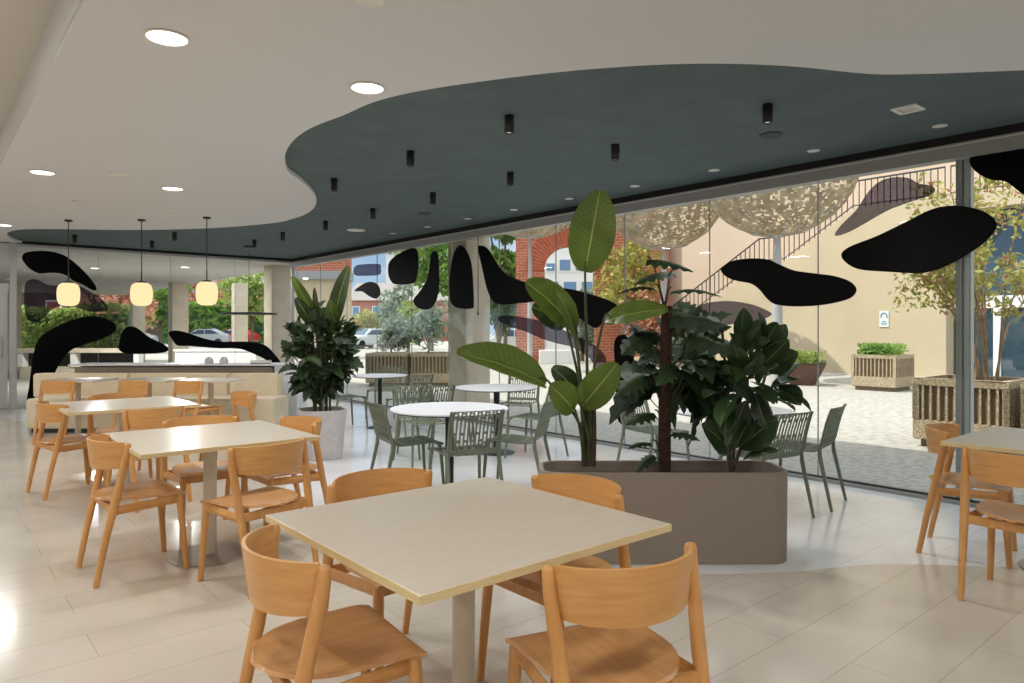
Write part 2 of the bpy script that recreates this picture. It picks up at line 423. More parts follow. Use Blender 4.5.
MB().span((0.7, YR, CEIL + 0.035), (6.5, 15.2, CEIL + 0.09)).build('ceiling_bay', M['teal'], kind='structure')
MB().span((0.6, YR, CEIL + 0.03), (0.7, 15.06, 3.24)).build('ceiling_step', M['white_paint'], kind='structure')
MB().span((XW, YR, 3.22), (0.7, 15.2, 3.3)).build('ceiling_upper', M['upper_paint'], kind='structure')
MB().span((XW - 0.2, YR - 0.2, -0.06), (XW, 15.2, 3.3)).build('wall_left', M['wall_paint'], kind='structure')
MB().span((XW - 0.2, YR - 0.2, -0.06), (6.5, YR, 3.3)).build('wall_rear', M['wall_paint'], kind='structure')
MB().span((XW, 15.04, -0.06), (-2.6, 15.2, 3.3)).build('wall_back', M['wall_paint'], kind='structure')
# roof slab over the room and over the edge of the terrace
MB().span((XW - 0.2, YR - 0.2, 3.3), (7.15, 15.3, 3.6)).build('roof_slab', M['soffit'], kind='structure')
MB().span((6.5, YR - 0.2, 2.96), (7.15, 15.3, 3.3)).build('roof_edge', M['soffit'], kind='structure')

# window wall on the right: frameless panes 1.17 m wide between top and bottom tracks
seams = [1.99 + 1.17 * k for k in range(-5, 12)]
w1 = struct_empty('window_1', (GX, 0, 0))
ys = [YR] + [s for s in seams if s > YR + 0.2 and s < 14.9] + [15.05]
for a, b in zip(ys[:-1], ys[1:]):
    MB().span((GX - 0.005, a + 0.004, 0.03), (GX + 0.005, b - 0.004, 2.80)).build('pane', M['glass'], w1, origin=None).location = (-GX, 0, 0)
sm = MB()
for s_ in ys[1:-1]:
    sm.span((GX - 0.006, s_ - 0.004, 0.03), (GX + 0.006, s_ + 0.004, 2.80))
sm.build('pane_seal', M['alu'], w1).location = (-GX, 0, 0)
tr = MB().span((GX - 0.07, YR, 2.765), (GX + 0.06, 15.10, 2.885)); tr.build('trim_1', M['alu'], kind='structure')
MB().span((GX - 0.078, YR, 2.862), (GX - 0.0705, 15.02, 2.870)).build('trim_2', M['alu_bright'], kind='structure')
MB().span((GX - 0.05, YR, 2.885), (GX + 0.06, 15.10, 2.955)).build('trim_3', M['gap'], kind='structure')  # solid strip; shade of the gap above the track put into its colour
MB().span((GX - 0.05, YR, 0.0), (GX + 0.05, 15.10, 0.03)).build('trim_4', M['alu'], kind='structure')
MB().span((GX - 0.02, YR, 0.03), (GX + 0.02, 15.10, 0.045)).build('trim_5', M['dark_edge'], kind='structure')
# double post on the outside of the glass
pm = struct_empty('trim_6', (6.48, 1.99, 0))
MB().span((-0.045, -0.005, 0), (0.045, 0.05, 2.96)).build('tube', M['alu'], pm, smooth=40, bevel=0.008)
MB().span((-0.045, -0.058, 0), (0.045, -0.008, 2.96)).build('tube', M['alu_light'], pm, smooth=40, bevel=0.008)
# back glass
w2 = struct_empty('window_2', (0, GY, 0))
xs = [1.36, 2.62, 3.88, 5.14, 6.36]
for a, b in zip(xs[:-1], xs[1:]):
    MB().span((a + 0.004, -0.005, 0.03), (b - 0.004, 0.005, 2.90)).build('pane', M['glass'], w2)
sm = MB()
for x in xs[1:-1]: sm.span((x - 0.003, -0.006, 0.03), (x + 0.003, 0.006, 2.90))
sm.build('pane_seal', M['alu'], w2)
MB().span((XW, GY - 0.03, 2.90), (6.43, GY + 0.05, 2.955)).build('trim_7', M['gap'], kind='structure')
MB().span((-2.6, GY - 0.04, 2.86), (6.43, GY - 0.032, 2.905)).build('trim_8', M['alu_light'], kind='structure')
MB().span((-2.6, GY - 0.04, 0), (6.43, GY + 0.04, 0.03)).build('trim_9', M['alu'], kind='structure')
MB().span((GX - 0.03, GY - 0.03, 0), (GX + 0.03, GY + 0.03, 2.955)).build('trim_10', M['alu_light'], kind='structure', bevel=0.006)
MB().span((1.26, GY - 0.05, 0), (1.36, GY + 0.05, 2.955)).build('trim_11', M['alu_light'], kind='structure', bevel=0.006)
# glazed door at the left end of the back glass, with a fixed light over it
d1 = struct_empty('door_1', (0.7, GY, 0))
fr = MB()
fr.span((-0.50, -0.03, 0.03), (-0.38, 0.03, 2.06)); fr.span((0.38, -0.03, 0.03), (0.53, 0.03, 2.06)); fr.span((-0.38, -0.03, 0.03), (0.38, 0.03, 0.16)); fr.span((-0.38, -0.03, 1.96), (0.38, 0.03, 2.06))
fr.build('door_frame', M['alu_light'], d1, bevel=0.004)
MB().span((-0.38, -0.005, 0.16), (0.38, 0.005, 1.96)).build('pane', M['glass'], d1)
MB().tube([(0.45, -0.032, 0.9), (0.45, -0.075, 0.9), (0.45, -0.075, 1.25), (0.45, -0.032, 1.25)], 0.012, 8).build('door_handle', M['alu'], d1, smooth=40)
MB().span((-0.52, -0.03, 2.06), (0.55, 0.03, 2.20)).build('transom', M['alu_light'], d1)
MB().span((-0.52, -0.005, 2.20), (0.55, 0.005, 2.9)).build('pane', M['glass'], d1)
w3 = struct_empty('window_3', (0, GY, 0))
MB().span((-2.6, -0.005, 0.03), (0.14, 0.005, 2.9)).build('pane', M['glass'], w3)
MB().span((0.14, -0.04, 0.0), (0.18, 0.04, 2.9)).build('window_frame', M['alu_light'], w3)

# ------------------------------------------------------------------ window decals
def decal(label, pts, plane, kind, group=None, t=0.004):
    P = [on_x(x, y, GX - 0.01) if plane == 'x' else on_y(x, y, GY - 0.01) for x, y in pts]
    flat = [(p.y, p.z, 0) if plane == 'x' else (p.x, p.z, 0) for p in P]
    ou = [(q.x, q.y) for q in spline(flat, True, 6)]
    m = MB()
    m.prism(ou, (GX if plane == 'x' else GY) - 0.0065 - t, (GX if plane == 'x' else GY) - 0.0065, 'x' if plane == 'x' else 'y')
    c = sum((p for p in P), Vector()) / len(P)
    o = m.build('window_decal', M['vinyl'] if kind == 'black' else M['tint'], origin=(c.x, c.y, min(p.z for p in P)))
    return tag(o, label, 'window decal', group)
def z8(pts): return [(724 + x / 3.413, 140 + y / 3.413) for x, y in pts]
def z4(pts): return [(270 + x / 3.413, 220 + y / 3.413) for x, y in pts]
def z1(pts): return [(x / 3.413, 220 + y / 3.413) for x, y in pts]
def zl(pts): return [(x / 6.827, 230 + y / 6.827) for x, y in pts]
def zm(pts): return [(440 + x / 5.12, 280 + y / 5.12) for x, y in pts]
GD = 'blob decals on the glass'
decal('large black pointed-lens decal on the glass crossing the double post', z8([(400, 395), (425, 366), (520, 328), (620, 280), (700, 240), (760, 225), (830, 228), (890, 245), (924, 272), (930, 298), (900, 340), (840, 385), (760, 430), (700, 450), (650, 455), (560, 450), (470, 443), (425, 425)]), 'x', 'black', GD)
decal('long black peanut-shaped decal on the window right of the tall plants', z8([(-12, 442), (0, 428), (30, 412), (90, 404), (150, 408), (190, 425), (240, 445), (310, 455), (380, 465), (430, 483), (452, 510), (435, 537), (390, 553), (320, 565), (240, 568), (180, 562), (150, 545), (120, 510), (90, 490), (40, 480), (5, 465)]), 'x', 'black', GD)
decal('smoky see-through swoosh decal over the stair railing outside', z8([(378, 322), (400, 290), (450, 240), (490, 180), (530, 142), (580, 127), (630, 130), (665, 148), (708, 156), (720, 172), (700, 190), (640, 210), (560, 240), (480, 285), (430, 312), (392, 326)]), 'x', 'tint', GD)
decal('black decal high in the right end of the window, cut by the frame', z8([(838, 68), (850, 50), (900, 41), (960, 33), (1010, 28), (1060, 26), (1120, 40), (1150, 90), (1120, 160), (1060, 195), (1024, 188), (1000, 170), (960, 142), (910, 135), (870, 116), (845, 92)]), 'x', 'black', GD)
decal('smoky see-through oval decal low beside the dark split-leaf plant', [(686, 318), (700, 305), (725, 301), (750, 304), (768, 311), (771, 315), (760, 320), (735, 324), (700, 327)], 'x', 'tint', GD)
decal('black boot-shaped decal right of the concrete column', z4([(710, 96), (725, 88), (745, 100), (770, 140), (800, 180), (850, 205), (895, 218), (918, 240), (915, 268), (890, 280), (850, 284), (800, 289), (765, 280), (742, 240), (725, 170)]), 'x', 'black', GD)
decal('black rounded decal behind the upright paddle leaf stalk', [(556, 290), (570, 289), (590, 294), (608, 300), (617, 306), (611, 315), (603, 323), (595, 328), (585, 322), (570, 311)], 'x', 'black', GD)
decal('smoky see-through boomerang decal before the brick arch pier', zm([(297, 196), (315, 182), (370, 183), (450, 195), (520, 212), (600, 240), (680, 280), (750, 310), (805, 345), (845, 390), (850, 430), (828, 450), (792, 440), (760, 395), (680, 345), (600, 325), (520, 300), (440, 265), (370, 242), (312, 218)]), 'x', 'tint', GD)
decal('tall black pebble decal on the glass in front of the concrete column', z4([(613, 200), (622, 135), (635, 98), (650, 86), (668, 100), (685, 140), (692, 200), (695, 285), (688, 302), (640, 300), (617, 280), (612, 240)]), 'x', 'black', GD)
decal('tall black drop decal left of the concrete column', z4([(490, 272), (510, 245), (535, 205), (545, 150), (550, 115), (562, 106), (574, 120), (577, 200), (572, 260), (555, 295), (530, 306), (500, 296)]), 'x', 'black', GD)
decal('black shield-shaped decal below the sky at the far window', z4([(403, 160), (411, 138), (440, 115), (480, 97), (502, 104), (506, 150), (500, 200), (488, 215), (450, 221), (420, 216), (405, 192)]), 'x', 'black', GD)
decal('small black bean decal over the grey roof outside', z4([(288, 242), (315, 220), (340, 211), (365, 218), (376, 240), (373, 260), (358, 268), (335, 258), (315, 244)]), 'x', 'black', GD)
decal('small smoky bar decal against the sky', z4([(287, 162), (310, 152), (370, 150), (378, 162), (375, 185), (340, 190), (290, 188)]), 'x', 'tint', GD)
decal('narrow black upright decal low behind the split-leaf plant', [(614, 345), (620, 335), (630, 338), (634, 360), (633, 385), (635, 410), (630, 423), (621, 424), (616, 412), (616, 380)], 'x', 'black', GD)
decal('long black wing decal high on the back glass, above the left globe lamp', zl([(150, 190), (168, 158), (220, 145), (310, 143), (390, 155), (460, 185), (530, 240), (600, 310), (640, 360), (660, 398), (650, 412), (620, 405), (560, 370), (500, 345), (450, 310), (400, 295), (330, 293), (270, 297), (210, 270), (170, 230)]), 'y', 'black', GD)
decal('wide smoky see-through decal behind the left globe lamp', zl([(165, 420), (180, 355), (220, 335), (270, 345), (330, 375), (430, 377), (540, 382), (600, 412), (680, 460), (728, 510), (735, 548), (700, 558), (600, 555), (500, 522), (400, 520), (330, 565), (290, 610), (240, 632), (190, 612), (168, 540)]), 'y', 'tint', GD)
decal('huge black arching decal rising from behind the left end of the bench', z1([(92, 620), (100, 560), (110, 480), (125, 420), (150, 388), (190, 365), (250, 340), (310, 328), (360, 336), (393, 356), (392, 380), (350, 405), (290, 425), (242, 445), (210, 480), (188, 520), (170, 560), (140, 600), (110, 640)]), 'y', 'black', GD)
decal('black teardrop decal above the counter below the middle globe lamp', z1([(405, 430), (415, 385), (440, 363), (470, 370), (510, 400), (560, 425), (575, 440), (560, 452), (500, 457), (430, 455), (408, 445)]), 'y', 'black', GD)
decal('thin black wave decal above the right half of the counter', z1([(575, 385), (600, 377), (640, 385), (700, 405), (760, 415), (840, 415), (900, 425), (935, 455), (957, 487), (930, 489), (890, 468), (820, 440), (750, 438), (690, 434), (640, 430), (605, 428), (588, 408)]), 'y', 'black', GD)

# ------------------------------------------------------------------ furniture prototypes
def make_wood_chair():
    t = thing('wooden_chair', '', 'chair')
    # seat: shield outline, dished
    def seat_out(a):                       # half width as function of y
        return a
    def P(u, v):
        y = -0.235 + 0.440 * v
        if v < 0.55:
            q = (0.55 - v) / 0.55; w = 0.212 * math.sqrt(max(0.0, 1 - q ** 2.2)) if q < 1 else 0.0
            w = max(w, 0.02)
        else:
            w = 0.212 + 0.006 * (v - 0.55) / 0.45
        x = (u - 0.5) * 2 * w
        dish = -0.014 * (1 - (abs(u - 0.5) * 2) ** 2) * (1 - ((v - 0.45) / 0.6) ** 2)
        roll = -0.012 * max(0, (v - 0.85) / 0.15) ** 2
        return (x, y, 0.452 + dish + roll)
    MB().shell(P, 16, 20, 0.013).build('seat', M['oak_seat'], t, smooth=50)
    # curved plywood backrest wrapping from post to post
    def B(u, v):
        a = (u - 0.5) * 2
        x = 0.224 * math.sin(a * 1.18) / math.sin(1.18)
        y = -0.245 + 0.135 * (1 - math.cos(a * 1.18)) / (1 - math.cos(1.18)) - 0.022 * (v - 0.5)
        lo = 0.618 + 0.018 * a * a; hi = 0.780 - 0.006 * a * a
        return (x, y, lo + (hi - lo) * v)
    MB().shell(B, 28, 6, 0.011).build('backrest', M['oak_back'], t, smooth=50)
    for sx in (-1, 1):
        # rear posts lean forward as they rise and carry the backrest ends
        MB().tube([(sx * 0.214, -0.262, 0.0), (sx * 0.218, -0.215, 0.25), (sx * 0.225, -0.165, 0.47), (sx * 0.236, -0.118, 0.70), (sx * 0.237, -0.111, 0.757), (sx * 0.237, -0.110, 0.768), (sx * 0.237, -0.109, 0.772)], [0.0155, 0.019, 0.0225, 0.0195, 0.0185, 0.015, 0.006], 12).build('leg', M['oak'], t, smooth=50)
        MB().tube([(sx * 0.213, 0.205, 0.0), (sx * 0.203, 0.187, 0.25), (sx * 0.195, 0.172, 0.441)], [0.0155, 0.019, 0.022], 12).build('leg', M['oak'], t, smooth=50)
        MB().tube([(sx * 0.222, -0.172, 0.403), (sx * 0.195, 0.172, 0.413)], [0.027, 0.027], 4, flat=0.55).build('seat_rail', M['oak'], t, bevel=0.003)
    MB().box((0, 0.165, 0.412), (0.37, 0.022, 0.05)).build('seat_rail', M['oak'], t, bevel=0.003)
    MB().box((0, -0.175, 0.405), (0.43, 0.022, 0.045)).build('seat_rail', M['oak'], t, bevel=0.003)
    return t
WOOD = Proto(make_wood_chair)

def make_slat_chair():
    t = thing('slatted_chair', '', 'chair')
    prof_seat = spline([(0, 0.225, 0.425), (0, 0.215, 0.447), (0, 0.12, 0.452), (0, 0.0, 0.446), (0, -0.13, 0.440), (0, -0.185, 0.448), (0, -0.212, 0.475)], False, 8)
    prof_back = spline([(0, -0.212, 0.475), (0, -0.228, 0.52), (0, -0.246, 0.60), (0, -0.266, 0.68), (0, -0.294, 0.765), (0, -0.306, 0.785), (0, -0.322, 0.79)], False, 8)
    def along(pr, v):
        k = v * (len(pr) - 1); i = min(int(k), len(pr) - 2)
        return pr[i].lerp(pr[i + 1], k - i)
    NU, NS, NB = 27, 26, 26
    wts = [1.0 if i in (0, 1, NU - 2, NU - 1) else (0.72 if (i - 2) % 2 == 1 else 1.28) for i in range(NU)]
    acc = [0.0]
    for q_ in wts: acc.append(acc[-1] + q_)
    RU = lambda u: acc[min(NU, int(round(u * NU)))] / acc[-1]
    def PS(u, v):
        u = RU(u)
        p = along(prof_seat, v); a = (u - 0.5) * 2
        return (a * (0.205 + 0.010 * (1 - v)), p.y, p.z - 0.010 * (1 - a * a) * math.sin(PI * min(1, v * 1.1)) if v < 0.9 else p.z)
    def PB(u, v):
        u = RU(u)
        p = along(prof_back, v); a = (u - 0.5) * 2
        w = 0.205 + 0.008 * math.sin(PI * v) - (0.04 * max(0, (v - 0.8) / 0.2) ** 2)
        return (a * w, p.y - 0.022 * (1 - a * a) * v, p.z)
    def keep(n):
        def k(i, j):
            if i in (0, 1, NU - 2, NU - 1) or j < 2 or j >= n - 2: return True
            if (i - 2) % 2 == 1: return True
            return ((j + 3 * ((i - 2) // 2 % 2)) % 9) == 0
        return k
    MB().shell(PS, NU, NS, 0.008, keep(NS)).build('seat', M['sage'], t)
    MB().shell(PB, NU, NB, 0.008, keep(NB)).build('backrest', M['sage'], t)
    for sx in (-1, 1):
        MB().tube([(sx * 0.225, 0.235, 0.0), (sx * 0.208, 0.205, 0.40), (sx * 0.200, 0.19, 0.44), (sx * 0.19, 0.16, 0.447)], [0.0115, 0.0155, 0.017, 0.012], 10).build('leg', M['sage'], t, smooth=50)
        MB().tube([(sx * 0.225, -0.305, 0.0), (sx * 0.208, -0.215, 0.41), (sx * 0.203, -0.214, 0.48)], [0.0115, 0.0165, 0.013], 10).build('leg', M['sage'], t, smooth=50)
        fr = MB(); fr.tube([Vector((sx * (0.207 + 0.004 * math.sin(PI * v)), along(prof_back, v).y, along(prof_back, v).z)) - Vector((0, 0, 0)) for v in [k / 14 * 0.86 for k in range(15)]], 0.010, 8)
        fr.build('back_frame', M['sage'], t, smooth=50)
    return t
SLAT = Proto(make_slat_chair)

def make_square_table(side=1.0, h=0.745):
    def mk():
        t = thing('square_table', '', 'table')
        MB().box((0, 0, h - 0.0115), (side - 0.006, side - 0.006, 0.023)).build('tabletop', M['laminate'], t, bevel=0.001, seg=1)
        e = MB(); s2 = side / 2
        for sx, sy, lx, ly in ((0, -1, side, 0.003), (0, 1, side, 0.003), (-1, 0, 0.003, side - 0.006), (1, 0, 0.003, side - 0.006)):
            e.box((sx * (s2 - 0.0015), sy * (s2 - 0.0015), h - 0.0125), (lx, ly, 0.023))
        e.build('edge_band', M['ply_edge'], t)
        MB().lathe([(0.039, 0.012), (0.039, h - 0.03)], n=28).build('column', M['cream_metal'], t, smooth=40)
        MB().lathe([(0.12, h - 0.034), (0.12, h - 0.0235)], n=24).build('top_plate', M['cream_metal'], t, smooth=40)
        MB().lathe([(0.238, 0.0), (0.240, 0.004), (0.236, 0.009), (0.05, 0.012)], n=48).build('base', M['steel_disc'], t, smooth=30)
        return t
    return mk
SQ = Proto(make_square_table())

def make_round_table(dia):
    def mk():
        t = thing('round_table', '', 'table')
        r = dia / 2
        MB().lathe([(r - 0.012, 0.731), (r, 0.734), (r, 0.744), (r - 0.003, 0.747)], n=64).build('tabletop', M['white_top'], t, smooth=40)
        MB().lathe([(r - 0.02, 0.722), (r - 0.008, 0.731)], n=64).build('underside', M['dark_edge'], t, smooth=40)
        MB().lathe([(0.035, 0.01), (0.035, 0.722)], n=24).build('column', M['black_metal'], t, smooth=40)
        MB().lathe([(0.22, 0.0), (0.222, 0.006), (0.21, 0.010), (0.04, 0.014)], n=40).build('base', M['black_metal'], t, smooth=30)
        return t
    return mk

# facing +Y is rz = 0 ; +X is -90 deg ; -Y is 180 ; -X is +90
F_PY, F_PX, F_NY, F_NX = 0.0, -PI / 2, PI, PI / 2
GT, GC = 'square dining tables', 'oak dining chairs'
SQ.put((1.445, 1.965, 0), 0, 'square beige table in the front centre, nearest the viewer', 'table', GT)
SQ.put((1.40, 4.56, 0), 0, 'square beige table second in the left row, steel disc foot showing', 'table', GT)
SQ.put((1.41, 6.97, 0), 0, 'square beige table third in the left row, before the bench chairs', 'table', GT)
SQ.put((5.08, 1.03, 0), 0, 'square pale table by the window at the right edge of the photo', 'table', GT)
wc = [
    ((0.97, 1.985, 0), F_PX + R(-6), 'oak chair with its curved back to us, left front of the nearest table'),
    ((1.545, 1.416, 0), F_PY + R(-15), 'oak chair at the bottom centre, back turned, right front of nearest table'),
    ((1.52, 2.53, 0), F_NY + R(2), 'oak chair behind the nearest table on its left, seat tucked under'),
    ((1.93, 2.02, 0), F_NX, 'oak chair tucked behind the nearest table beside the long planter'),
    ((1.00, 4.59, 0), F_PX + R(2), 'oak chair on the left of the second left table, full legs visible'),
    ((1.47, 3.97, 0), F_PY + R(15), 'oak chair with its back to us before the second left table'),
    ((1.53, 5.07, 0), F_NY, 'oak chair behind the second left table, facing us'),
    ((1.91, 4.68, 0), F_NX + R(3), 'oak chair right of the second left table, near the pale round planter'),
    ((1.03, 7.13, 0), F_PX + R(10), 'oak chair at far left, left side of the third left table'),
    ((1.43, 6.26, 0), F_PY + R(16), 'oak chair in front of the third left table, back turned'),
    ((1.485, 7.48, 0), F_NY, 'oak chair behind the third left table, only its back top showing'),
    ((2.33, 7.02, 0), F_NX, 'oak chair right of the third left table, before the bench end'),
    ((5.06, 1.51, 0), F_NY + R(11), 'oak chair by the window, behind the right edge table'),
    ((4.39, 1.07, 0), F_PX, 'oak chair at the right edge of the photo, before the window table'),
]
for loc, rz, lab in wc: WOOD.put(loc, rz, lab, 'chair', GC)

# banquette and the tables in front of it stand square to the view direction of the room's diagonal
BR = -YAW
def bq(l, d, z=0): return LD(l, d, z)
b = thing('banquette_bench', 'long cream upholstered bench with low back before the counter', 'bench', LD(-5.03, 9.75), BR)
MB().box((0.155, 0.05, 0.26), (3.35, 0.62, 0.40)).build('seat', M['bench'], b, smooth=40, bevel=0.02)
for x0, x1 in ((-1.78, -0.42), (-0.41, 1.0), (1.01, 1.72)):
    MB().box(((x0 + x1) / 2, 0.36, 0.60), (x1 - x0, 0.20, 0.34)).build('backrest', M['bench'], b, smooth=40, bevel=0.02)
MB().box((0.155, 0.06, 0.035), (3.25, 0.56, 0.07)).build('plinth', M['dark_edge'], b)
c = thing('service_counter', 'long counter with taupe front and white top behind the bench', 'counter', LD(-4.93, 10.85), BR)
MB().box((-0.15, -0.015, 0.43), (2.98, 0.50, 0.80)).build('front_panel', M['brown'], c, bevel=0.004)
MB().box((1.53, 0.0, 0.425), (0.34, 0.52, 0.85)).build('end_panel', M['counter_white'], c, bevel=0.004)
MB().box((0.0, 0.0, 0.862), (3.46, 0.56, 0.024)).build('worktop', M['counter_white'], c, bevel=0.004)
for px, lab in ((209, 'left of two small grey domes standing on the counter'), (224, 'right of two small grey domes standing on the counter')):
    p = LD((px - 512) / FPX * 10.8, 10.8, 0.874)
    tag(MB().lathe([(0.055, 0), (0.066, 0.02), (0.064, 0.05), (0.048, 0.085), (0.02, 0.104), (0.0, 0.108)], n=20).build('dome', M['lilac_grey'], smooth=50, origin=None), lab, 'ornament', 'domes on the counter').location = p
p = LD((261 - 512) / FPX * 10.8, 10.8, 0.874)
ty = thing('serving_tray', 'low tray with dark rims at the right end of the counter', 'tray', p, BR)
MB().box((0, 0, 0.008), (0.26, 0.18, 0.016)).build('tray_base', M['dark_edge'], ty, bevel=0.003)
e = MB(); e.box((0, 0.085, 0.03), (0.26, 0.01, 0.04)); e.box((0, -0.085, 0.03), (0.26, 0.01, 0.04)); e.box((0.125, 0, 0.03), (0.01, 0.16, 0.04)); e.box((-0.125, 0, 0.03), (0.01, 0.16, 0.04))
e.build('tray_rim', M['white_plastic'], ty)
def make_bench_table():
    t = thing('bench_table', '', 'table'); h = 0.755
    MB().box((0, 0, h - 0.0125), (0.72, 0.60, 0.025)).build('tabletop', M['laminate'], t, bevel=0.002, seg=1)
    MB().lathe([(0.034, 0.012), (0.034, h - 0.025)], n=20).build('column', M['cream_metal'], t, smooth=40)
    MB().lathe([(0.20, 0.0), (0.20, 0.008), (0.04, 0.012)], n=32).build('base', M['steel_disc'], t, smooth=30)
    return t
BT = Proto(make_bench_table)
for px, d, lab in ((78, 9.10, 'small beige table by the bench, leftmost of three'), (149, 9.12, 'small beige table by the bench, middle of three'), (211, 9.10, 'small beige table by the bench, rightmost of three')):
    BT.put(LD((px - 512) / FPX * d, d), BR, lab, 'table', 'tables along the bench')
for px, d, a, lab in ((66, 8.75, -14, 'oak chair facing the bench, leftmost of three with backs turned'), (142, 8.8, -24, 'oak chair facing the bench, middle of three with backs turned'), (197, 8.75, -28, 'oak chair facing the bench, rightmost of three with backs turned')):
    WOOD.put(LD((px - 512) / FPX * d, d), BR + R(a), lab, 'chair', 'oak chairs along the bench')

# round tables and slatted chairs in the window bay
RT = Proto(make_round_table(0.98))
GR, GS = 'white round tables', 'sage slatted chairs'
def tbl(px, py, lab, s=1.0):
    p = on_z(px, py, 0.745); p.z = 0
    o = RT.put(p, 0, lab, 'table', GR); o.scale = (s, s, 1.0); return p
tA = tbl(449.5, 408, 'white round table in the middle of the window bay, nearest of three')
tB = tbl(496.5, 387, 'white round table behind the nearest one, left of the paddle-leaf plant', 0.95)
tC = tbl(380, 375.2, 'white round table furthest away, right of the pale round planter', 0.80)
tD = tbl(731, 410, 'white round table hidden behind the long planter', 1.0)
def slat(px, py, face, lab):
    """px,py = floor point below the seat centre, face = heading in degrees (0 = away from us, 90 = to our left)"""
    p = on_z(px, py, 0)
    SLAT.put(p, BR + R(face), lab, 'chair', GS)
slat(409, 493, -62, 'slatted sage chair left of the nearest round table, seen from the side')
slat(464, 507, 24, 'slatted sage chair with its back to us before the nearest round table')
slat(516, 490, 75, 'slatted sage chair right of the nearest round table, facing left')
slat(424, 463, -150, 'slatted sage chair behind the nearest round table on its left, facing us')
slat(453, 446, -80, 'slatted sage chair left of the round table behind, near the column')
slat(534, 457, 60, 'slatted sage chair right of the second round table, close to the paddle leaves')
slat(519, 437, 165, 'slatted sage chair behind the second round table')
slat(425, 454, 35, 'slatted sage chair left of the column between the round tables')
slat(345, 428, -50, 'slatted sage chair beside the pale planter, left of the far table')
slat(408, 432, 40, 'slatted sage chair right of the far round table')
slat(384, 417, 175, 'slatted sage chair beyond the far round table, by the glass')
slat(760, 512, 28, 'slatted sage chair half hidden by the rubber plant right of the planter')
slat(799, 500, 52, 'slatted sage chair facing left, rightmost in the window bay')
slat(655, 477, -60, 'slatted sage chair seen through the leaves behind the planter')

# ------------------------------------------------------------------ ceiling fixtures
def make_downlight():
    t = thing('ceiling_light', '', 'ceiling light')
    MB().lathe([(0.098, 0.0), (0.112, -0.002), (0.114, -0.006), (0.100, -0.009), (0.096, -0.004)], n=36, cap=False).build('trim_ring', M['white_plastic'], t, smooth=40)
    MB().lathe([(0.097, -0.0045), (0.0, -0.0046)], n=36).build('diffuser', M['lens'], t)
    return t
DL = Proto(make_downlight)
GDL = 'recessed lights in the white ceiling'
dls = [((1.0, 3.96), 'round lit recessed light in the white ceiling, top left and largest'), ((2.17, 3.97), 'round lit recessed light close to the dark ceiling curve'), ((2.12, 8.17), 'round lit recessed light in the middle of the white ceiling, above the globes'),
       ((0.94, 8.14), 'round lit recessed light at far left above the third table'), ((0.98, 12.62), 'small lit recessed light at the left edge near the back glass')]
dls += [((1.0, -0.2), 'added unseen fill light in the white ceiling behind the viewer, left one'), ((2.17, -0.2), 'added unseen fill light in the white ceiling behind the viewer, right one')]  # two unseen lights added behind the viewer for ambient fill
LP = 0.0
def lamp(kind, loc, power, size, color, name, rot=(0, 0, 0), spread=None):
    l = bpy.data.lights.new(name, kind); l.energy = power; l.color = color
    if kind == 'AREA':
        l.shape = 'DISK'; l.size = size
        if spread: l.spread = spread
    else:
        l.shadow_soft_size = size
    o = bpy.data.objects.new(name, l); COL.objects.link(o); o.location = loc; o.rotation_euler = rot
    return o
WARM = (1.0, 0.98, 0.95)
for (x, y), lab in dls:
    DL.put((x, y, CEIL), 0, lab, 'ceiling light', GDL)
    lamp('AREA', (x, y, CEIL - 0.012), 15, 0.17, WARM, 'downlight_lamp')
# made-up fill lights, added on the unseen high ceiling to raise the ambient
def make_fill_panel():
    t = thing('fill_panel_light', '', 'ceiling light')
    MB().lathe([(0.30, 0.0), (0.30, -0.05), (0.285, -0.052), (0.285, -0.04)], n=40, cap=False).build('housing', M['white_plastic'], t, smooth=40)
    MB().lathe([(0.286, -0.042), (0.0, -0.0421)], n=40).build('diffuser', M['lens'], t)
    return t
PL = Proto(make_fill_panel)
k = 0
for x in (-1.0, -3.6):
    for y in (-2.5, 1.2, 4.9, 8.6, 12.3):
        k += 1
        row = 'nearer' if x > -2 else 'farther'
        PL.put((x, y, 3.22), 0, f'added unseen fill light on the high ceiling, {row} row, number {["one", "two", "three", "four", "five"][(k - 1) % 5]} from the rear wall', 'ceiling light', 'added fill lights on the high ceiling')
        lamp('AREA', (x, y, 3.165), 25, 0.5, WARM, 'fill_panel_lamp')

def make_spot():
    t = thing('ceiling_spotlight', '', 'spotlight')
    MB().lathe([(0.034, 0.0), (0.035, -0.002), (0.035, -0.126), (0.032, -0.130), (0.027, -0.130), (0.026, -0.116)], n=24, cap=False).build('housing', M['black_metal'], t, smooth=40)
    MB().lathe([(0.0265, -0.118), (0.0, -0.1185)], n=20).build('lens', M['lens_small'], t)
    return t
SP = Proto(make_spot)
ORD = ['first', 'second', 'third', 'fourth', 'fifth', 'sixth', 'seventh', 'eighth', 'ninth']
ZB = CEIL + 0.035
GSP = 'black cylinder spotlights'
for i, y in enumerate((2.58, 3.97, 5.34, 6.71, 8.09, 9.46, 11.0, 12.25)):
    SP.put((4.5, y, ZB), 0, f'black cylinder spotlight on dark ceiling, {ORD[i]} from the front in the window row', 'spotlight', GSP)
    lamp('SPOT', (4.5, y, ZB - 0.16), 42, 0.03, (1.0, 0.99, 0.97), 'spot_lamp').data.spot_size = R(100)
for i, y in enumerate((3.93, 5.27, 6.74)):
    SP.put((3.3, y, ZB), 0, f'black cylinder spotlight on dark ceiling, {ORD[i]} from the front in the curve row', 'spotlight', GSP)
    lamp('SPOT', (3.3, y, ZB - 0.16), 42, 0.03, (1.0, 0.99, 0.97), 'spot_lamp').data.spot_size = R(100)
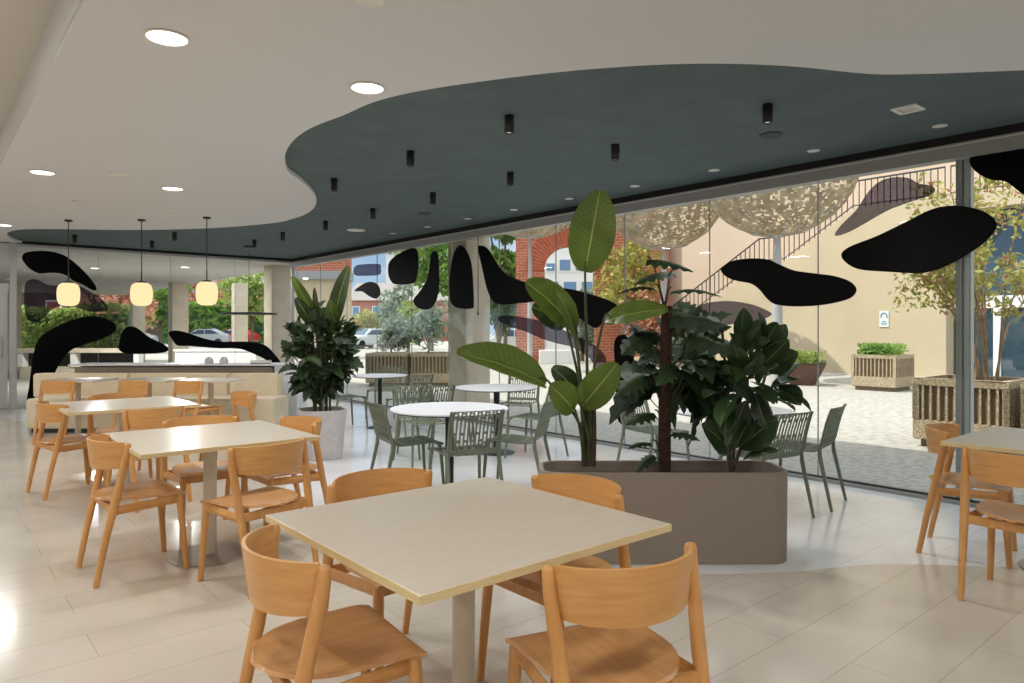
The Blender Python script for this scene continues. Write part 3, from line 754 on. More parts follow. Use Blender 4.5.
for (x, y), lab in (((3.18, 12.15), 'black cylinder spotlight above and left of the right globe lamp'), ((3.18, 13.55), 'black cylinder spotlight close to the back glass behind the middle globe'), ((2.0, 13.5), 'black cylinder spotlight just right of the left globe lamp cord')):
    SP.put((x, y, ZB), 0, lab, 'spotlight', GSP)

def make_mini():
    t = thing('recessed_light', '', 'ceiling light')
    MB().lathe([(0.030, 0.0), (0.052, -0.001), (0.053, -0.005), (0.036, -0.007), (0.030, -0.001)], n=24, cap=False).build('trim_ring', M['white_plastic'], t, smooth=40)
    MB().lathe([(0.034, -0.004), (0.0, -0.0041)], n=20).build('lens', M['white_plastic'], t)
    return t
MN = Proto(make_mini)
for i, (px, py) in enumerate([(940, 125.6), (813.5, 150.5), (714, 170), (634.7, 186), (569, 198.5), (514, 209.6), (467.5, 218.6), (427.7, 226.8), (393, 233.4)]):
    p = on_z(px, py, ZB)
    MN.put(p, 0, f'small white recessed light beside the window track, {ORD[i]} from the right', 'ceiling light', 'small recessed lights by the window')
def disc(name, px, py, z, r, m, lab, cat, holes=0):
    p = on_z(px, py, z); t = thing(name, lab, cat, p)
    MB().lathe([(r, 0), (r, -0.006), (r - 0.006, -0.010), (r - 0.012, -0.008)], n=32, cap=False).build('rim', m, t, smooth=40)
    g = MB().lathe([(r - 0.01, -0.008), (r * 0.6, -0.0095), (r * 0.58, -0.0075), (r * 0.3, -0.009), (0, -0.0092)], n=32)
    g.build('grille', m, t)
    return t
disc('ceiling_speaker', 771, 134.5, ZB, 0.09, M['speaker'], 'dark round speaker grille beside the right front spotlight', 'speaker')
disc('ceiling_speaker', 424.5, 213.5, ZB, 0.09, M['speaker'], 'small dark round speaker grille in the middle of the dark ceiling', 'speaker')
disc('ceiling_vent', 356, 230, ZB, 0.14, M['white_plastic'], 'white round vent at the far end of the dark ceiling', 'vent')
disc('ceiling_sensor', 119, 173.5, CEIL, 0.09, M['white_plastic'], 'plain white disc on the white ceiling between the lit lights', 'sensor')
disc('smoke_detector', 369, -1, CEIL, 0.07, M['white_plastic'], 'white disc at the top edge of the ceiling, cut by the frame', 'smoke detector')
disc('ceiling_sensor', 171, 213.5, CEIL, 0.07, M['white_plastic'], 'faint white disc above the right globe lamp cord', 'sensor')
def square_vent(px, py, z, s, lab, rz=0.0):
    t = thing('ceiling_vent', lab, 'vent', on_z(px, py, z), rz)
    f = MB()
    for sx, sy, lx, ly in ((0, -1, s, 0.03), (0, 1, s, 0.03), (-1, 0, 0.03, s - 0.06), (1, 0, 0.03, s - 0.06)):
        f.box((sx * (s / 2 - 0.015), sy * (s / 2 - 0.015), -0.006), (lx, ly, 0.012))
    f.build('frame', M['white_plastic'], t, bevel=0.002, seg=1)
    g = MB(); n = 6
    for i in range(n):
        g.box((0, -s / 2 + 0.05 + (s - 0.1) * i / (n - 1), -0.004), (s - 0.06, 0.018, 0.006))
    g.build('slat', M['white_plastic'], t)
    MB().box((0, 0, -0.0005), (s - 0.06, s - 0.06, 0.001)).build('backing', M['grille'], t)
    return t
square_vent(908, 108.5, ZB, 0.17, 'square white slatted vent on the dark ceiling at right')
square_vent(83, 202, CEIL, 0.20, 'white slatted vent on the white ceiling at left')

# globe pendants
def make_pendant():
    t = thing('pendant_lamp', '', 'lamp')
    MB().lathe([(0.05, CEIL), (0.05, CEIL - 0.02), (0.012, CEIL - 0.03)], n=24).build('canopy', M['black_metal'], t, smooth=40)
    MB().tube([(0, 0, CEIL - 0.02), (0, 0, 2.04)], 0.006, 8).build('cord', M['black_metal'], t)
    MB().tube([(0, 0, 2.20), (0, 0, 2.04)], 0.009, 8).build('stem', M['black_metal'], t)
    MB().lathe([(0.012, 2.07), (0.06, 2.06), (0.06, 2.042)], n=24).build('cap', M['black_metal'], t, smooth=40)
    MB().lathe([(0.05, 2.045), (0.085, 2.038), (0.118, 2.012), (0.134, 1.97), (0.140, 1.92), (0.140, 1.86), (0.134, 1.80), (0.116, 1.755), (0.085, 1.733), (0.05, 1.726), (0, 1.725)], n=36).build('globe', M['globe'], t, smooth=60)
    return t
PD = Proto(make_pendant)
for px, py, lab in ((68.5, 220, 'glowing globe pendant lamp, leftmost of three'), (141.5, 219.5, 'glowing globe pendant lamp, middle of three'), (206.8, 217.2, 'glowing globe pendant lamp, rightmost of three')):
    p = on_z(px, py, CEIL); p.z = 0
    PD.put(p, 0, lab, 'lamp', 'glowing globe pendants')
p = on_z(249, 246.5, ZB)
t = thing('pendant_lamp', 'flat black disc pendant hanging over the right end of the counter', 'lamp', (p.x, p.y, 0))
MB().lathe([(0.10, ZB), (0.10, ZB - 0.03), (0.02, ZB - 0.04)], n=24).build('canopy', M['black_metal'], t, smooth=40)
MB().tube([(0, 0, ZB - 0.03), (0, 0, 1.72)], 0.005, 6).build('cord', M['black_metal'], t)
MB().lathe([(0.0, 1.722), (0.46, 1.712), (0.515, 1.70), (0.515, 1.685), (0.47, 1.675), (0.0, 1.672)], n=56).build('shade', M['black_metal'], t, smooth=40)
pr = on_x(477, 300, GX - 0.07)
t = thing('bolt_rod', 'thin dark hanging rod on the glass before the concrete column', 'rod', (GX - 0.05, pr.y, 1.62))
MB().tube([(0, 0, 1.145), (0, 0, 0.03)], 0.006, 8).build('rod', M['dark_edge'], t, smooth=40)
MB().lathe([(0.006, 0.04), (0.013, 0.03), (0.013, 0.0), (0.006, -0.01)], n=12).build('knob', M['dark_edge'], t, smooth=40)

# ------------------------------------------------------------------ planters and indoor plants
def rrect(w, d, r, n=8):
    out = []
    for cx, cy, a0 in ((w / 2 - r, d / 2 - r, 0), (-w / 2 + r, d / 2 - r, 90), (-w / 2 + r, -d / 2 + r, 180), (w / 2 - r, -d / 2 + r, 270)):
        for k in range(n + 1):
            a = R(a0 + 90 * k / n); out.append((cx + r * math.cos(a), cy + r * math.sin(a)))
    return out
def pot(label, loc, rz, w, d, r, h, m, inset=0.0, wall=0.025, soil=0.07):
    t = thing('planter', label, 'planter', loc, rz)
    A = rrect(w - inset, d - inset, max(0.02, r - inset / 2)); Bq = rrect(w, d, r); Ci = rrect(w - 2 * wall, d - 2 * wall, max(0.02, r - wall))
    n = len(A); mb = MB()
    lv = [[(x, y, 0.0) for x, y in A], [(x, y, h) for x, y in Bq], [(x, y, h) for x, y in Ci], [(x * 0.98, y * 0.98, h - soil - 0.03) for x, y in Ci]]
    vs = [p for l_ in lv for p in l_]; fs = [tuple(range(n - 1, -1, -1))]
    for i in range(3):
        for k in range(n): fs.append((i * n + k, i * n + (k + 1) % n, (i + 1) * n + (k + 1) % n, (i + 1) * n + k))
    fs.append(tuple(3 * n + k for k in range(n)))
    mb.add(vs, fs); mb.build('pot', m, t, smooth=30, bevel=0.004)
    MB().prism([(x * 0.985, y * 0.985) for x, y in Ci], h - soil - 0.02, h - soil).build('soil', M['soil'], t)
    return t
PLX = LD(0.87 + 0.0, 4.40); PLX = LD(0.925, 4.40)
pot('long taupe planter with rounded ends holding three tall plants', PLX, BR, 1.51, 0.42, 0.13, 0.545, M['taupe'], inset=0.01)
LPX = LD(-2.08, 7.72)
pot('pale grey rounded pot of a bushy green plant left of the bay', LPX, R(-18), 0.50, 0.50, 0.15, 0.53, M['lilac_grey'], inset=0.10)

def paddle(base, tip, width, face=None, fold=0.10, bend=0.06, nu=14, nv=8, shape='paddle'):
    """returns MB of one leaf blade; base and tip are world points, face the way its upper side looks"""
    base = Vector(base); tip = Vector(tip); ax = tip - base; ln = ax.length; ax.normalize()
    face = Vector(face) if face is not None else Vector((-SY, -CY, 0.5))
    nrm = (face - ax * face.dot(ax)).normalized(); sd = ax.cross(nrm)
    mb = MB()
    def P(u, v):
        a = (v - 0.5) * 2
        if shape == 'paddle': w = (math.sin(PI * min(1.0, 0.03 + 0.95 * u ** 0.92))) ** 0.55
        elif shape == 'ovate': w = (math.sin(PI * min(1.0, u * 0.96 + 0.03) ** 1.15)) ** 0.75
        else: w = (math.sin(PI * min(1.0, u * 0.9 + 0.1) ** 0.7)) ** 0.7
        w = max(w, 0.02)
        if shape == 'split':
            w *= 0.80 + 0.20 * math.cos(u * 2 * PI * 5.0)
        h = fold * width * abs(a) * w - bend * ln * (2 * u - 1) ** 2 + 0.012 * width * math.sin(u * 23 + a * 3)
        return base + ax * (ln * u) + sd * (a * w * width / 2) + nrm * h
    return mb.sheet(P, nu, nv)
def stalk(pts, r0, r1, n=8):
    pts = spline(pts, False, 5); k = len(pts)
    return MB().tube(pts, [r0 + (r1 - r0) * i / (k - 1) for i in range(k)], n)

# paddle-leaf plant in the long planter
TO_CAM = Vector((-SY, -CY, 0.0))
TB = at_d(588, 463, 4.42)
root = thing('paddle_leaf_plant', 'tall plant with huge paddle leaves at the left end of the long planter', 'plant', (TB.x, TB.y, 0.475))
def loc_of(o, p): return Vector(p) - Vector(o.location)
def add_paddle(o, b, tp, w, d0, d1, start, m, sm=None, face=None, fold=0.12, r=0.008, mid=None):
    pb = at_d(b[0], b[1], d0); pt = at_d(tp[0], tp[1], d1)
    lf = paddle(loc_of(o, pb), loc_of(o, pt), w, face=face, fold=fold, nu=22, nv=10).build('leaf', m, o, smooth=80)
    s0 = at_d(start[0], start[1], 4.42)
    pm_ = at_d(mid[0], mid[1], (d0 + 4.42) / 2) if mid else (s0 * 0.4 + pb * 0.6) + Vector((0, 0, 0.02))
    st = stalk([loc_of(o, s0), loc_of(o, pm_), loc_of(o, pb), loc_of(o, pb.lerp(pt, 0.12))], r * 1.5, r * 0.6).build('stalk', sm or M['stalk'], lf, smooth=60)
    return lf
PXM = 4.42 / FPX
add_paddle(root, (585, 272), (600, 190), 46 * PXM, 4.42, 4.36, (588, 462), M['strel'], fold=0.10, mid=(587, 360))
add_paddle(root, (572, 322), (528, 281), 40 * PXM, 4.40, 4.25, (586, 462), M['strel'], face=(-SY - 0.2, -CY, 0.9), mid=(582, 390))
add_paddle(root, (577, 334), (556, 286), 24 * PXM, 4.36, 4.22, (585, 462), M['strel'], face=(-SY + 0.6, -CY - 0.4, 0.3), mid=(581, 400))
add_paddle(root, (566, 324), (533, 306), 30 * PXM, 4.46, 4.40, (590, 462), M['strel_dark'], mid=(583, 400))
add_paddle(root, (604, 319), (668, 307), 29 * PXM, 4.36, 4.30, (590, 462), M['strel'], face=(-SY, -CY, 1.0), mid=(592, 385))
add_paddle(root, (549, 382), (459, 350), 36 * PXM, 4.30, 4.02, (584, 465), M['strel'], face=(-SY * 0.9, -CY * 0.9, 0.7), fold=0.30, mid=(580, 425))
add_paddle(root, (575, 410), (551, 385), 31 * PXM, 4.32, 4.22, (584, 466), M['strel'], mid=(581, 435))
add_paddle(root, (581, 408), (617, 364), 33 * PXM, 4.34, 4.24, (588, 466), M['strel'], face=(-SY + 0.3, -CY, 0.4), mid=(588, 436))
add_paddle(root, (578, 392), (553, 367), 24 * PXM, 4.50, 4.46, (590, 466), M['strel_dark'], mid=(585, 430))  # leaf lying in shade, the shade put into its darker green
for dx, top in ((-3, 395), (4, 380), (1, 405)):
    stalk([loc_of(root, at_d(588 + dx, 466, 4.42)), loc_of(root, at_d(588 + dx * 1.4, 430, 4.42)), loc_of(root, at_d(587 + dx * 1.6, top, 4.43))], 0.024, 0.012).build('stem', M['stalk_dark'], root, smooth=60)

def bush(o, name, m, rnd, n, centre_px, rad_px, d, dd, size, shape, up=0.2, droop=0.3, leafdim=(8, 5), wr=0.55, stems=None, jit=0.5):
    """n separate leaves around a crown; each blade springs outward from the crown's core"""
    mb = MB(); st = MB()
    c = at_d(centre_px[0], centre_px[1], d); rx = rad_px[0] / FPX * d; rz_ = rad_px[1] / FPX * d
    for i in range(n):
        while True:
            q = Vector((rnd.uniform(-1, 1), rnd.uniform(-1, 1), rnd.uniform(-1, 1)))
            if 0.2 < q.length < 1: break
        off = Vector((CY, -SY, 0)) * (q.x * rx) + Vector((SY, CY, 0)) * (q.y * dd) + Vector((0, 0, q.z * rz_))
        p = c + off
        out = off.normalized() + Vector((rnd.uniform(-jit, jit), rnd.uniform(-jit, jit), rnd.uniform(-.7 * jit, .7 * jit) + up))
        out.normalize(); ln = size * rnd.uniform(0.7, 1.15)
        fc = Vector((rnd.uniform(-.6, .6), rnd.uniform(-.6, .6), 1.0)) + TO_CAM * 0.5
        lf = paddle(p - out * ln * 0.35 - o.location, p + out * ln * 0.65 - Vector((0, 0, droop * ln)) - o.location, ln * wr * rnd.uniform(0.85, 1.15), face=fc, fold=0.18, bend=0.08, nu=leafdim[0], nv=leafdim[1], shape=shape)
        k = len(mb.f); mb.uv.update({k + j: u for j, u in lf.uv.items()}); mb.add(lf.v, lf.f)
        if stems is not None:
            b0 = stems(p)
            pts = [b0 - o.location, b0.lerp(p, 0.5) + Vector((0, 0, 0.03)) - o.location, p - out * ln * 0.3 - o.location]
            st.tube(spline(pts, False, 3), 0.0035, 5)
    fo = mb.build(name, m, o, smooth=80)
    if stems is not None: st.build('leaf_stalks', M['stalk'], o, smooth=60)
    return fo

# split-leaf climber on its coir pole
rnd = random.Random(11)
PB_ = at_d(664.5, 466, 4.42)
o = thing('split_leaf_plant', 'dark split-leaf climber on a brown coir pole mid planter', 'plant', (PB_.x, PB_.y, 0.475))
ztop = at_d(668, 306, 4.42).z - 0.475
MB().tube([(0, 0, 0), (0.002, 0, ztop * 0.5), (0.012, -0.008, ztop)], [0.040, 0.038, 0.034], 14).build('coir_pole', M['moss'], o, smooth=60)
mb = MB(); st = MB()
for (b, tp, w, d0, d1, fz) in [((648, 256), (695, 268), 16, 4.35, 4.30, 1.6), ((674, 268), (633, 281), 15, 4.4, 4.3, 1.6), ((655, 284), (617, 290), 9, 4.4, 4.25, 2.5), ((671, 287), (722, 292), 10, 4.38, 4.2, 2.5), ((672, 312), (726, 322), 30, 4.36, 4.2, 0.8), ((668, 330), (700, 306), 26, 4.4, 4.3, 0.7), ((690, 330), (738, 352), 30, 4.35, 4.2, 0.9),
                               ((650, 330), (622, 352), 26, 4.4, 4.25, 0.8), ((645, 372), (618, 392), 26, 4.38, 4.25, 1.0), ((655, 410), (626, 422), 16, 4.38, 4.25, 1.6), ((652, 440), (628, 446), 9, 4.36, 4.22, 2.0), ((655, 452), (636, 470), 12, 4.36, 4.2, 1.2), ((672, 430), (700, 438), 12, 4.36, 4.22, 1.6)]:
    pb = at_d(b[0], b[1], d0); pt = at_d(tp[0], tp[1], d1)
    lf = paddle(pb - o.location, pt - o.location, w * PXM * 1.25, face=(-SY, -CY, fz), fold=-0.25, bend=0.10, nu=24, nv=6, shape='split')
    k = len(mb.f); mb.uv.update({k + j: u for j, u in lf.uv.items()}); mb.add(lf.v, lf.f)
    zr = max(0.05, min(ztop, pb.z - 0.475 - 0.18))
    st.tube(spline([Vector((0, 0, zr)), (pb - o.location) * 0.6 + Vector((0, 0, zr)) * 0.4 + Vector((0, 0, 0.05)), pb - o.location], False, 4), 0.005, 6)
mb.build('foliage', M['mons'], o, smooth=80); st.build('leaf_stalks', M['stalk_dark'], o, smooth=60)
bush(o, 'foliage', M['mons'], rnd, 44, (680, 362), (56, 54), 4.46, 0.20, 0.27, 'split', up=0.1, droop=0.35, leafdim=(16, 5), wr=0.75, stems=lambda p: Vector((PB_.x, PB_.y, max(0.6, p.z - 0.15))))

# rubber plant at the right end
rnd = random.Random(5)
RB = at_d(733, 468, 4.40)
o = thing('rubber_plant', 'bushy plant of broad glossy dark leaves at the right end of the planter', 'plant', (RB.x, RB.y, 0.475))
sm = MB()
tops = [(722, 330), (742, 340), (770, 360), (748, 400)]
for i, (x, y) in enumerate(tops):
    p1 = at_d(x, y, 4.40 + 0.05 * (i % 2))
    sm.tube(spline([Vector((0.02 * (i - 1.5), 0.01 * i, 0)), (p1 - o.location) * 0.5 + Vector((0.015 * i, 0, 0.04)), p1 - o.location], False, 5), 0.009, 8)
sm.build('stem', M['stalk_dark'], o, smooth=60)
bush(o, 'foliage', M['ficus'], rnd, 56, (744, 376), (46, 50), 4.36, 0.20, 0.24, 'ovate', up=0.25, droop=0.15, leafdim=(10, 6), wr=0.52)
mb = MB()
for (b, tp, w, fz) in [((740, 340), (744, 309), 20, 0.4), ((742, 352), (770, 339), 16, 0.9), ((768, 372), (797, 352), 26, 0.7), ((775, 385), (801, 404), 26, 0.9), ((762, 366), (788, 340), 24, 0.5), ((733, 452), (704, 424), 34, 0.6), ((738, 448), (776, 418), 34, 0.6), ((742, 458), (778, 449), 14, 1.4), ((728, 440), (746, 402), 24, 0.4), ((726, 420), (700, 400), 24, 0.8)]:
    lf = paddle(at_d(b[0], b[1], 4.38) - o.location, at_d(tp[0], tp[1], 4.24) - o.location, w * PXM, face=(-SY, -CY, fz), fold=0.15, nu=12, nv=6, shape='ovate')
    k = len(mb.f); mb.uv.update({k + j: u for j, u in lf.uv.items()}); mb.add(lf.v, lf.f)
mb.build('foliage', M['ficus'], o, smooth=80)

# bushy plant in the pale pot
rnd = random.Random(3)
o = thing('bushy_plant', 'dense bushy green plant with upright pointed leaves in the pale pot', 'plant', (LPX.x, LPX.y, 0.46))
bush(o, 'foliage', M['mons'], rnd, 230, (322, 350), (37, 47), 7.7, 0.38, 0.19, 'split', up=0.3, droop=0.1, leafdim=(14, 4), wr=0.72, jit=1.2, stems=lambda p: Vector((LPX.x, LPX.y, 0.62)))
sm = MB()
for i in range(9):
    a = i * 0.7
    sm.tube(spline([Vector((0.09 * math.cos(a), 0.09 * math.sin(a), 0)), Vector((0.10 * math.cos(a), 0.1 * math.sin(a), 0.3)), Vector((0.2 * math.cos(a), 0.2 * math.sin(a), 0.8))], False, 4), 0.010, 6)
sm.build('stem', M['stalk'], o, smooth=60)
for b, tp, w, m in (((316, 318), (292, 276), 11, 'strel'), ((313, 325), (296, 298), 13, 'strel_dark'), ((331, 330), (347, 266), 17, 'strel_dark'), ((336, 335), (330, 300), 14, 'strel'), ((318, 322), (314, 288), 6, 'strel_dark')):
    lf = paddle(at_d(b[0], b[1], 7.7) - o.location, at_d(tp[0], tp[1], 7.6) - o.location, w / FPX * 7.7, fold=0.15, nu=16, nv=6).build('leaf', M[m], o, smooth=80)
    stalk([Vector((0, 0, 0.2)), Vector((0, 0, 0.7)), at_d(b[0], b[1], 7.7) - o.location], 0.010, 0.006, 6).build('stalk', M['stalk'], lf, smooth=60)

# ------------------------------------------------------------------ outdoors
gr = MB(); gr.add([(-90, -60, -0.015), (160, -60, -0.015), (160, 160, -0.015), (-90, 160, -0.015)], [(0, 1, 2, 3)])
gr.build('ground', M['ground'], kind='structure')
MB().span((6.47, -20, -0.014), (8.3, 15.2, -0.008)).build('ground_strip', M['cobble'], kind='structure')
MB().span((-16, 15.2, -0.014), (8.3, 36, -0.008)).build('ground_porch', M['cobble'], kind='structure')
MB().span((-16, 15.3, 2.98), (7.35, 36.5, 3.30)).build('porch_roof', M['soffit'], kind='structure')
def make_porch_light():
    t = thing('porch_light', '', 'ceiling light')
    MB().lathe([(0.10, 0.0), (0.115, -0.003), (0.115, -0.010), (0.10, -0.012)], n=28, cap=False).build('trim_ring', M['white_plastic'], t, smooth=40)
    MB().lathe([(0.101, -0.008), (0.0, -0.0082)], n=28).build('diffuser', M['lens'], t)
    return t
PO = Proto(make_porch_light)
for i, (px, py) in enumerate(((185, 267), (95, 268))):
    p = on_z(px, py, 2.98)
    PO.put(p, 0, 'lit round light under the porch roof outside, ' + ('behind the right globe cord', 'behind the left globe lamps', 'by the glass door')[i], 'ceiling light', 'porch lights')
    lamp('AREA', (p.x, p.y, 2.965), 150, 0.18, (1.0, 0.98, 0.94), 'porch_lamp')
def column(loc, s, h, lab):
    t = thing('column', lab, 'column', loc)
    MB().box((0, 0, h / 2), (s, s, h)).build('shaft', M['concrete'], t, bevel=0.012)
    MB().box((0, 0, 0.04), (s + 0.03, s + 0.03, 0.08)).build('base_trim', M['concrete'], t, bevel=0.006)
    return t
column((6.97, 9.33, -0.008), 0.50, 2.968, 'square beige concrete column close outside the window wall')
column((6.95, 17.3, -0.008), 0.52, 2.988, 'square concrete column just outside the back corner, right of the globes')
column((6.85, 25.7, -0.008), 0.52, 2.988, 'square concrete column in the porch left of the right globe lamp')
column((10.2, 29.4, -0.015), 0.50, 3.3, 'pale square column beyond the porch, left of the back corner column')
column((7.4, 34.0, -0.008), 0.50, 2.988, 'square concrete column behind the middle globe lamp')
column((2.5, 29.3, -0.008), 0.52, 2.988, 'square concrete column at far left beside the glass door')
# low walls in the porch
c0 = LD(-12.35, 20.2)
t = thing('low_wall', 'low beige garden wall with dark recesses seen behind the arching decal', 'wall', (c0.x, c0.y, -0.008), BR)
MB().box((0, 0, 0.80), (3.5, 0.36, 0.13)).build('coping', M['concrete'], t, bevel=0.01)
MB().box((0, 0.05, 0.17), (3.4, 0.30, 0.34)).build('plinth', M['concrete'], t, bevel=0.01)
MB().box((0, 0.14, 0.54), (3.3, 0.06, 0.40)).build('recess', M['dark_void'], t)
for x in (-1.65, -0.15, 1.65):
    MB().box((x, 0.0, 0.54), (0.14, 0.28, 0.40)).build('pier', M['white_wall'], t)
c0 = LD(-8.3, 20.0)
t = thing('low_wall', 'low white garden wall behind the right half of the counter', 'wall', (c0.x, c0.y, -0.008), BR)
MB().box((0, 0, 0.39), (2.3, 0.5, 0.78)).build('body', M['white_wall'], t, bevel=0.02)
MB().box((0, 0, 0.81), (2.36, 0.56, 0.06)).build('coping', M['white_wall'], t, bevel=0.01)

# leafy things
def leaf_cloud(rnd, n, shape, size):
    mb = MB()
    for i in range(n):
        p = shape(rnd)
        a = Vector((rnd.gauss(0, 1), rnd.gauss(0, 1), rnd.gauss(0, 1))).normalized()
        b_ = a.cross(Vector((rnd.gauss(0, 1), rnd.gauss(0, 1), rnd.gauss(0, 1)))).normalized()
        s = size * rnd.uniform(0.6, 1.3)
        mb.add([p - a * s, p + b_ * s * 0.45, p + a * s, p - b_ * s * 0.45], [(0, 1, 2, 3)])
    return mb
def blobs(cs):
    def f(r):
        c, rad = cs[r.randrange(len(cs))]
        while True:
            q = Vector((r.uniform(-1, 1), r.uniform(-1, 1), r.uniform(-1, 1)))
            if 0.55 < q.length < 1: break
        return Vector((c[0] + q.x * rad[0], c[1] + q.y * rad[1], c[2] + q.z * rad[2]))
    return f
def tree(lab, loc, h, r, m, n=1600, size=0.22, seed=1, trunk=0.12, clear=0.35, group=None, name='tree', barkm='bark', extra=None):
    rnd = random.Random(seed)
    t = thing(name, lab, 'tree', loc, 0, group)
    cs = []
    for i in range(9):
        a = rnd.uniform(0, 2 * PI); q = rnd.uniform(0.1, 0.65) * r
        z = h * (clear + (1 - clear) * rnd.uniform(0.18, 0.85)); rr = r * rnd.uniform(0.38, 0.6)
        cs.append(((q * math.cos(a), q * math.sin(a), z), (rr, rr, min(rr, (h - z) * 0.95 + 0.1))))
    leaf_cloud(rnd, n, blobs(cs), size).build('foliage', M[m], t)
    tb = MB(); tb.tube([(0, 0, 0), (0.05, 0.02, h * clear), (0, 0, h * 0.75)], [trunk, trunk * 0.8, trunk * 0.3], 8)
    for c_, rr in cs[:6]:
        tb.tube([(0.03, 0.01, h * clear * 0.9), ((c_[0]) * 0.5, c_[1] * 0.5, (c_[2] + h * clear) / 2), c_], [trunk * 0.5, trunk * 0.35, trunk * 0.1], 6)
    tb.build('trunk', M[barkm], t, smooth=60)
    return t
def hedge(lab, loc, rz, L_, D_, H_, m, n, size, seed):
    rnd = random.Random(seed)
    t = thing('hedge', lab, 'hedge', loc, rz)
    def f(r):
        k = r.random(); x = r.uniform(-L_ / 2, L_ / 2); y = r.uniform(-D_ / 2, D_ / 2); z = r.uniform(0.05, H_)
        if k < 0.45: y = -D_ / 2 + r.uniform(-.1, .12)
        elif k < 0.8: z = H_ + r.uniform(-.25, .12) + 0.15 * math.sin(x * 1.3)
        return Vector((x, y, z))
    leaf_cloud(rnd, n, f, size).build('foliage', M[m], t)
    bm_ = MB()
    for i in range(int(L_ / 1.2)):
        x = -L_ / 2 + 0.6 + i * 1.2
        bm_.tube([(x, 0, 0), (x + 0.1, 0, H_ * 0.7)], 0.05, 6)
    bm_.build('stems', M['bark'], t)
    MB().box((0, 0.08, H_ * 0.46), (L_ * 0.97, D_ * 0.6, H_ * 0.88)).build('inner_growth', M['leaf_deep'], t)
    return t
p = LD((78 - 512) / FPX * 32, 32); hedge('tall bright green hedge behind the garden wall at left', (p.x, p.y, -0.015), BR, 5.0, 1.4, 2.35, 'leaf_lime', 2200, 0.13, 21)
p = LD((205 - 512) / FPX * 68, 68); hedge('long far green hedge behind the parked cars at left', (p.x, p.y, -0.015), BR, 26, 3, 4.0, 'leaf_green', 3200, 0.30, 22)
tree('reddish leafy tree between the left and middle globe lamps', LD((118 - 512) / FPX * 42, 42, -0.015), 4.6, 2.2, 'leaf_red', 1500, 0.2, 31)
tree('green tree beside the middle globe lamp, over the hedge', LD((160 - 512) / FPX * 49, 49, -0.015), 5.0, 2.0, 'leaf_green', 1500, 0.22, 32)
tree('pink-tinged tree behind the right globe lamp', LD((200 - 512) / FPX * 74, 74, -0.015), 7.6, 3.6, 'leaf_red', 1400, 0.3, 33)
tree('green tree left of the back corner column', LD((252 - 512) / FPX * 52, 52, -0.015), 5.6, 2.6, 'leaf_lime', 1500, 0.24, 34)
tree('tall green tree rising left of the window column', LD((432 - 512) / FPX * 46, 46, -0.015), 9.6, 2.9, 'leaf_green', 2400, 0.26, 35)
tree('tall leafy green tree between the column and the brick arch', LD((505 - 512) / FPX * 38, 38, -0.015), 9.5, 1.7, 'leaf_green', 3000, 0.24, 36, clear=0.12)
tree('dark green tree low behind the boot-shaped decal', LD((498 - 512) / FPX * 30, 30, -0.015), 3.6, 0.9, 'leaf_deep', 1200, 0.16, 37, clear=0.2)
tree('yellow-green shrub before the brick house at the car park', LD((370 - 512) / FPX * 68, 68, -0.015), 3.4, 1.9, 'leaf_yellow', 1100, 0.22, 38, clear=0.12, name='shrub')
tree('pale grey-leaved tree left of the drop-shaped decal', LD((392 - 512) / FPX * 50, 50, -0.015), 4.6, 1.7, 'leaf_grey', 1100, 0.2, 39, clear=0.3)
tree('lime green shrub at the car park entrance', LD((408 - 512) / FPX * 44, 44, -0.015), 3.2, 1.4, 'leaf_lime', 900, 0.18, 40, clear=0.2, name='shrub')
tree('ivy-like bush growing in the brick arch', LD((582 - 512) / FPX * 31.5, 31.5, -0.015), 3.7, 1.0, 'leaf_grey', 1100, 0.14, 41, clear=0.15, name='shrub')
tree('green climbing bush on the brick wall right of the arch', LD((624 - 512) / FPX * 28.5, 28.5, -0.015), 5.4, 1.6, 'leaf_yellow', 1500, 0.14, 42, clear=0.25, name='shrub')
tree('red-brown bush at the foot of the brick wall', LD((645 - 512) / FPX * 27.5, 27.5, -0.015), 3.2, 1.4, 'leaf_red', 1300, 0.13, 43, clear=0.15, name='shrub')

# exposed-aggregate planters on the plaza
def make_plaza_planter():
    t = thing('plaza_planter', '', 'planter'); w, d, h = 1.04, 1.0, 0.83
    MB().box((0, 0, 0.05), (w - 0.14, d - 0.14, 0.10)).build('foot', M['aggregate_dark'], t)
    MB().box((0, 0, 0.21), (w, d, 0.24)).build('lower_band', M['aggregate'], t, bevel=0.012)
    rim = MB()
    for sx, sy, lx, ly in ((0, -1, w, 0.09), (0, 1, w, 0.09), (-1, 0, 0.09, d - 0.18), (1, 0, 0.09, d - 0.18)):
        rim.box((sx * (w / 2 - 0.045), sy * (d / 2 - 0.045), h - 0.045), (lx, ly, 0.09))
    rim.build('rim', M['aggregate'], t, bevel=0.008)
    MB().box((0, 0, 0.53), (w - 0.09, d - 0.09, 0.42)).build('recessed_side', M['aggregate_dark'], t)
    rb = MB(); n = 12
    for i in range(n):
        for s_ in (-1, 1):
            x = -w / 2 + 0.03 + (w - 0.06) * i / (n - 1); y = -d / 2 + 0.03 + (d - 0.06) * i / (n - 1); th = 0.06 if i in (0, n - 1) else 0.022
            rb.box((x, s_ * (d / 2 - 0.035), 0.54), (th, 0.07, 0.42)); rb.box((s_ * (w / 2 - 0.035), y, 0.54), (0.07, th, 0.42))
    rb.build('ribs', M['aggregate'], t)
    MB().box((0, 0, h - 0.07), (w - 0.18, d - 0.18, 0.02)).build('soil', M['soil'], t)
    return t
PP = Proto(make_plaza_planter); GPP = 'ribbed concrete planters on the plaza'
PP.put((9.78, 2.90, -0.015), 0, 'ribbed concrete planter close outside the glass, holding the twiggy tree', 'planter', GPP)
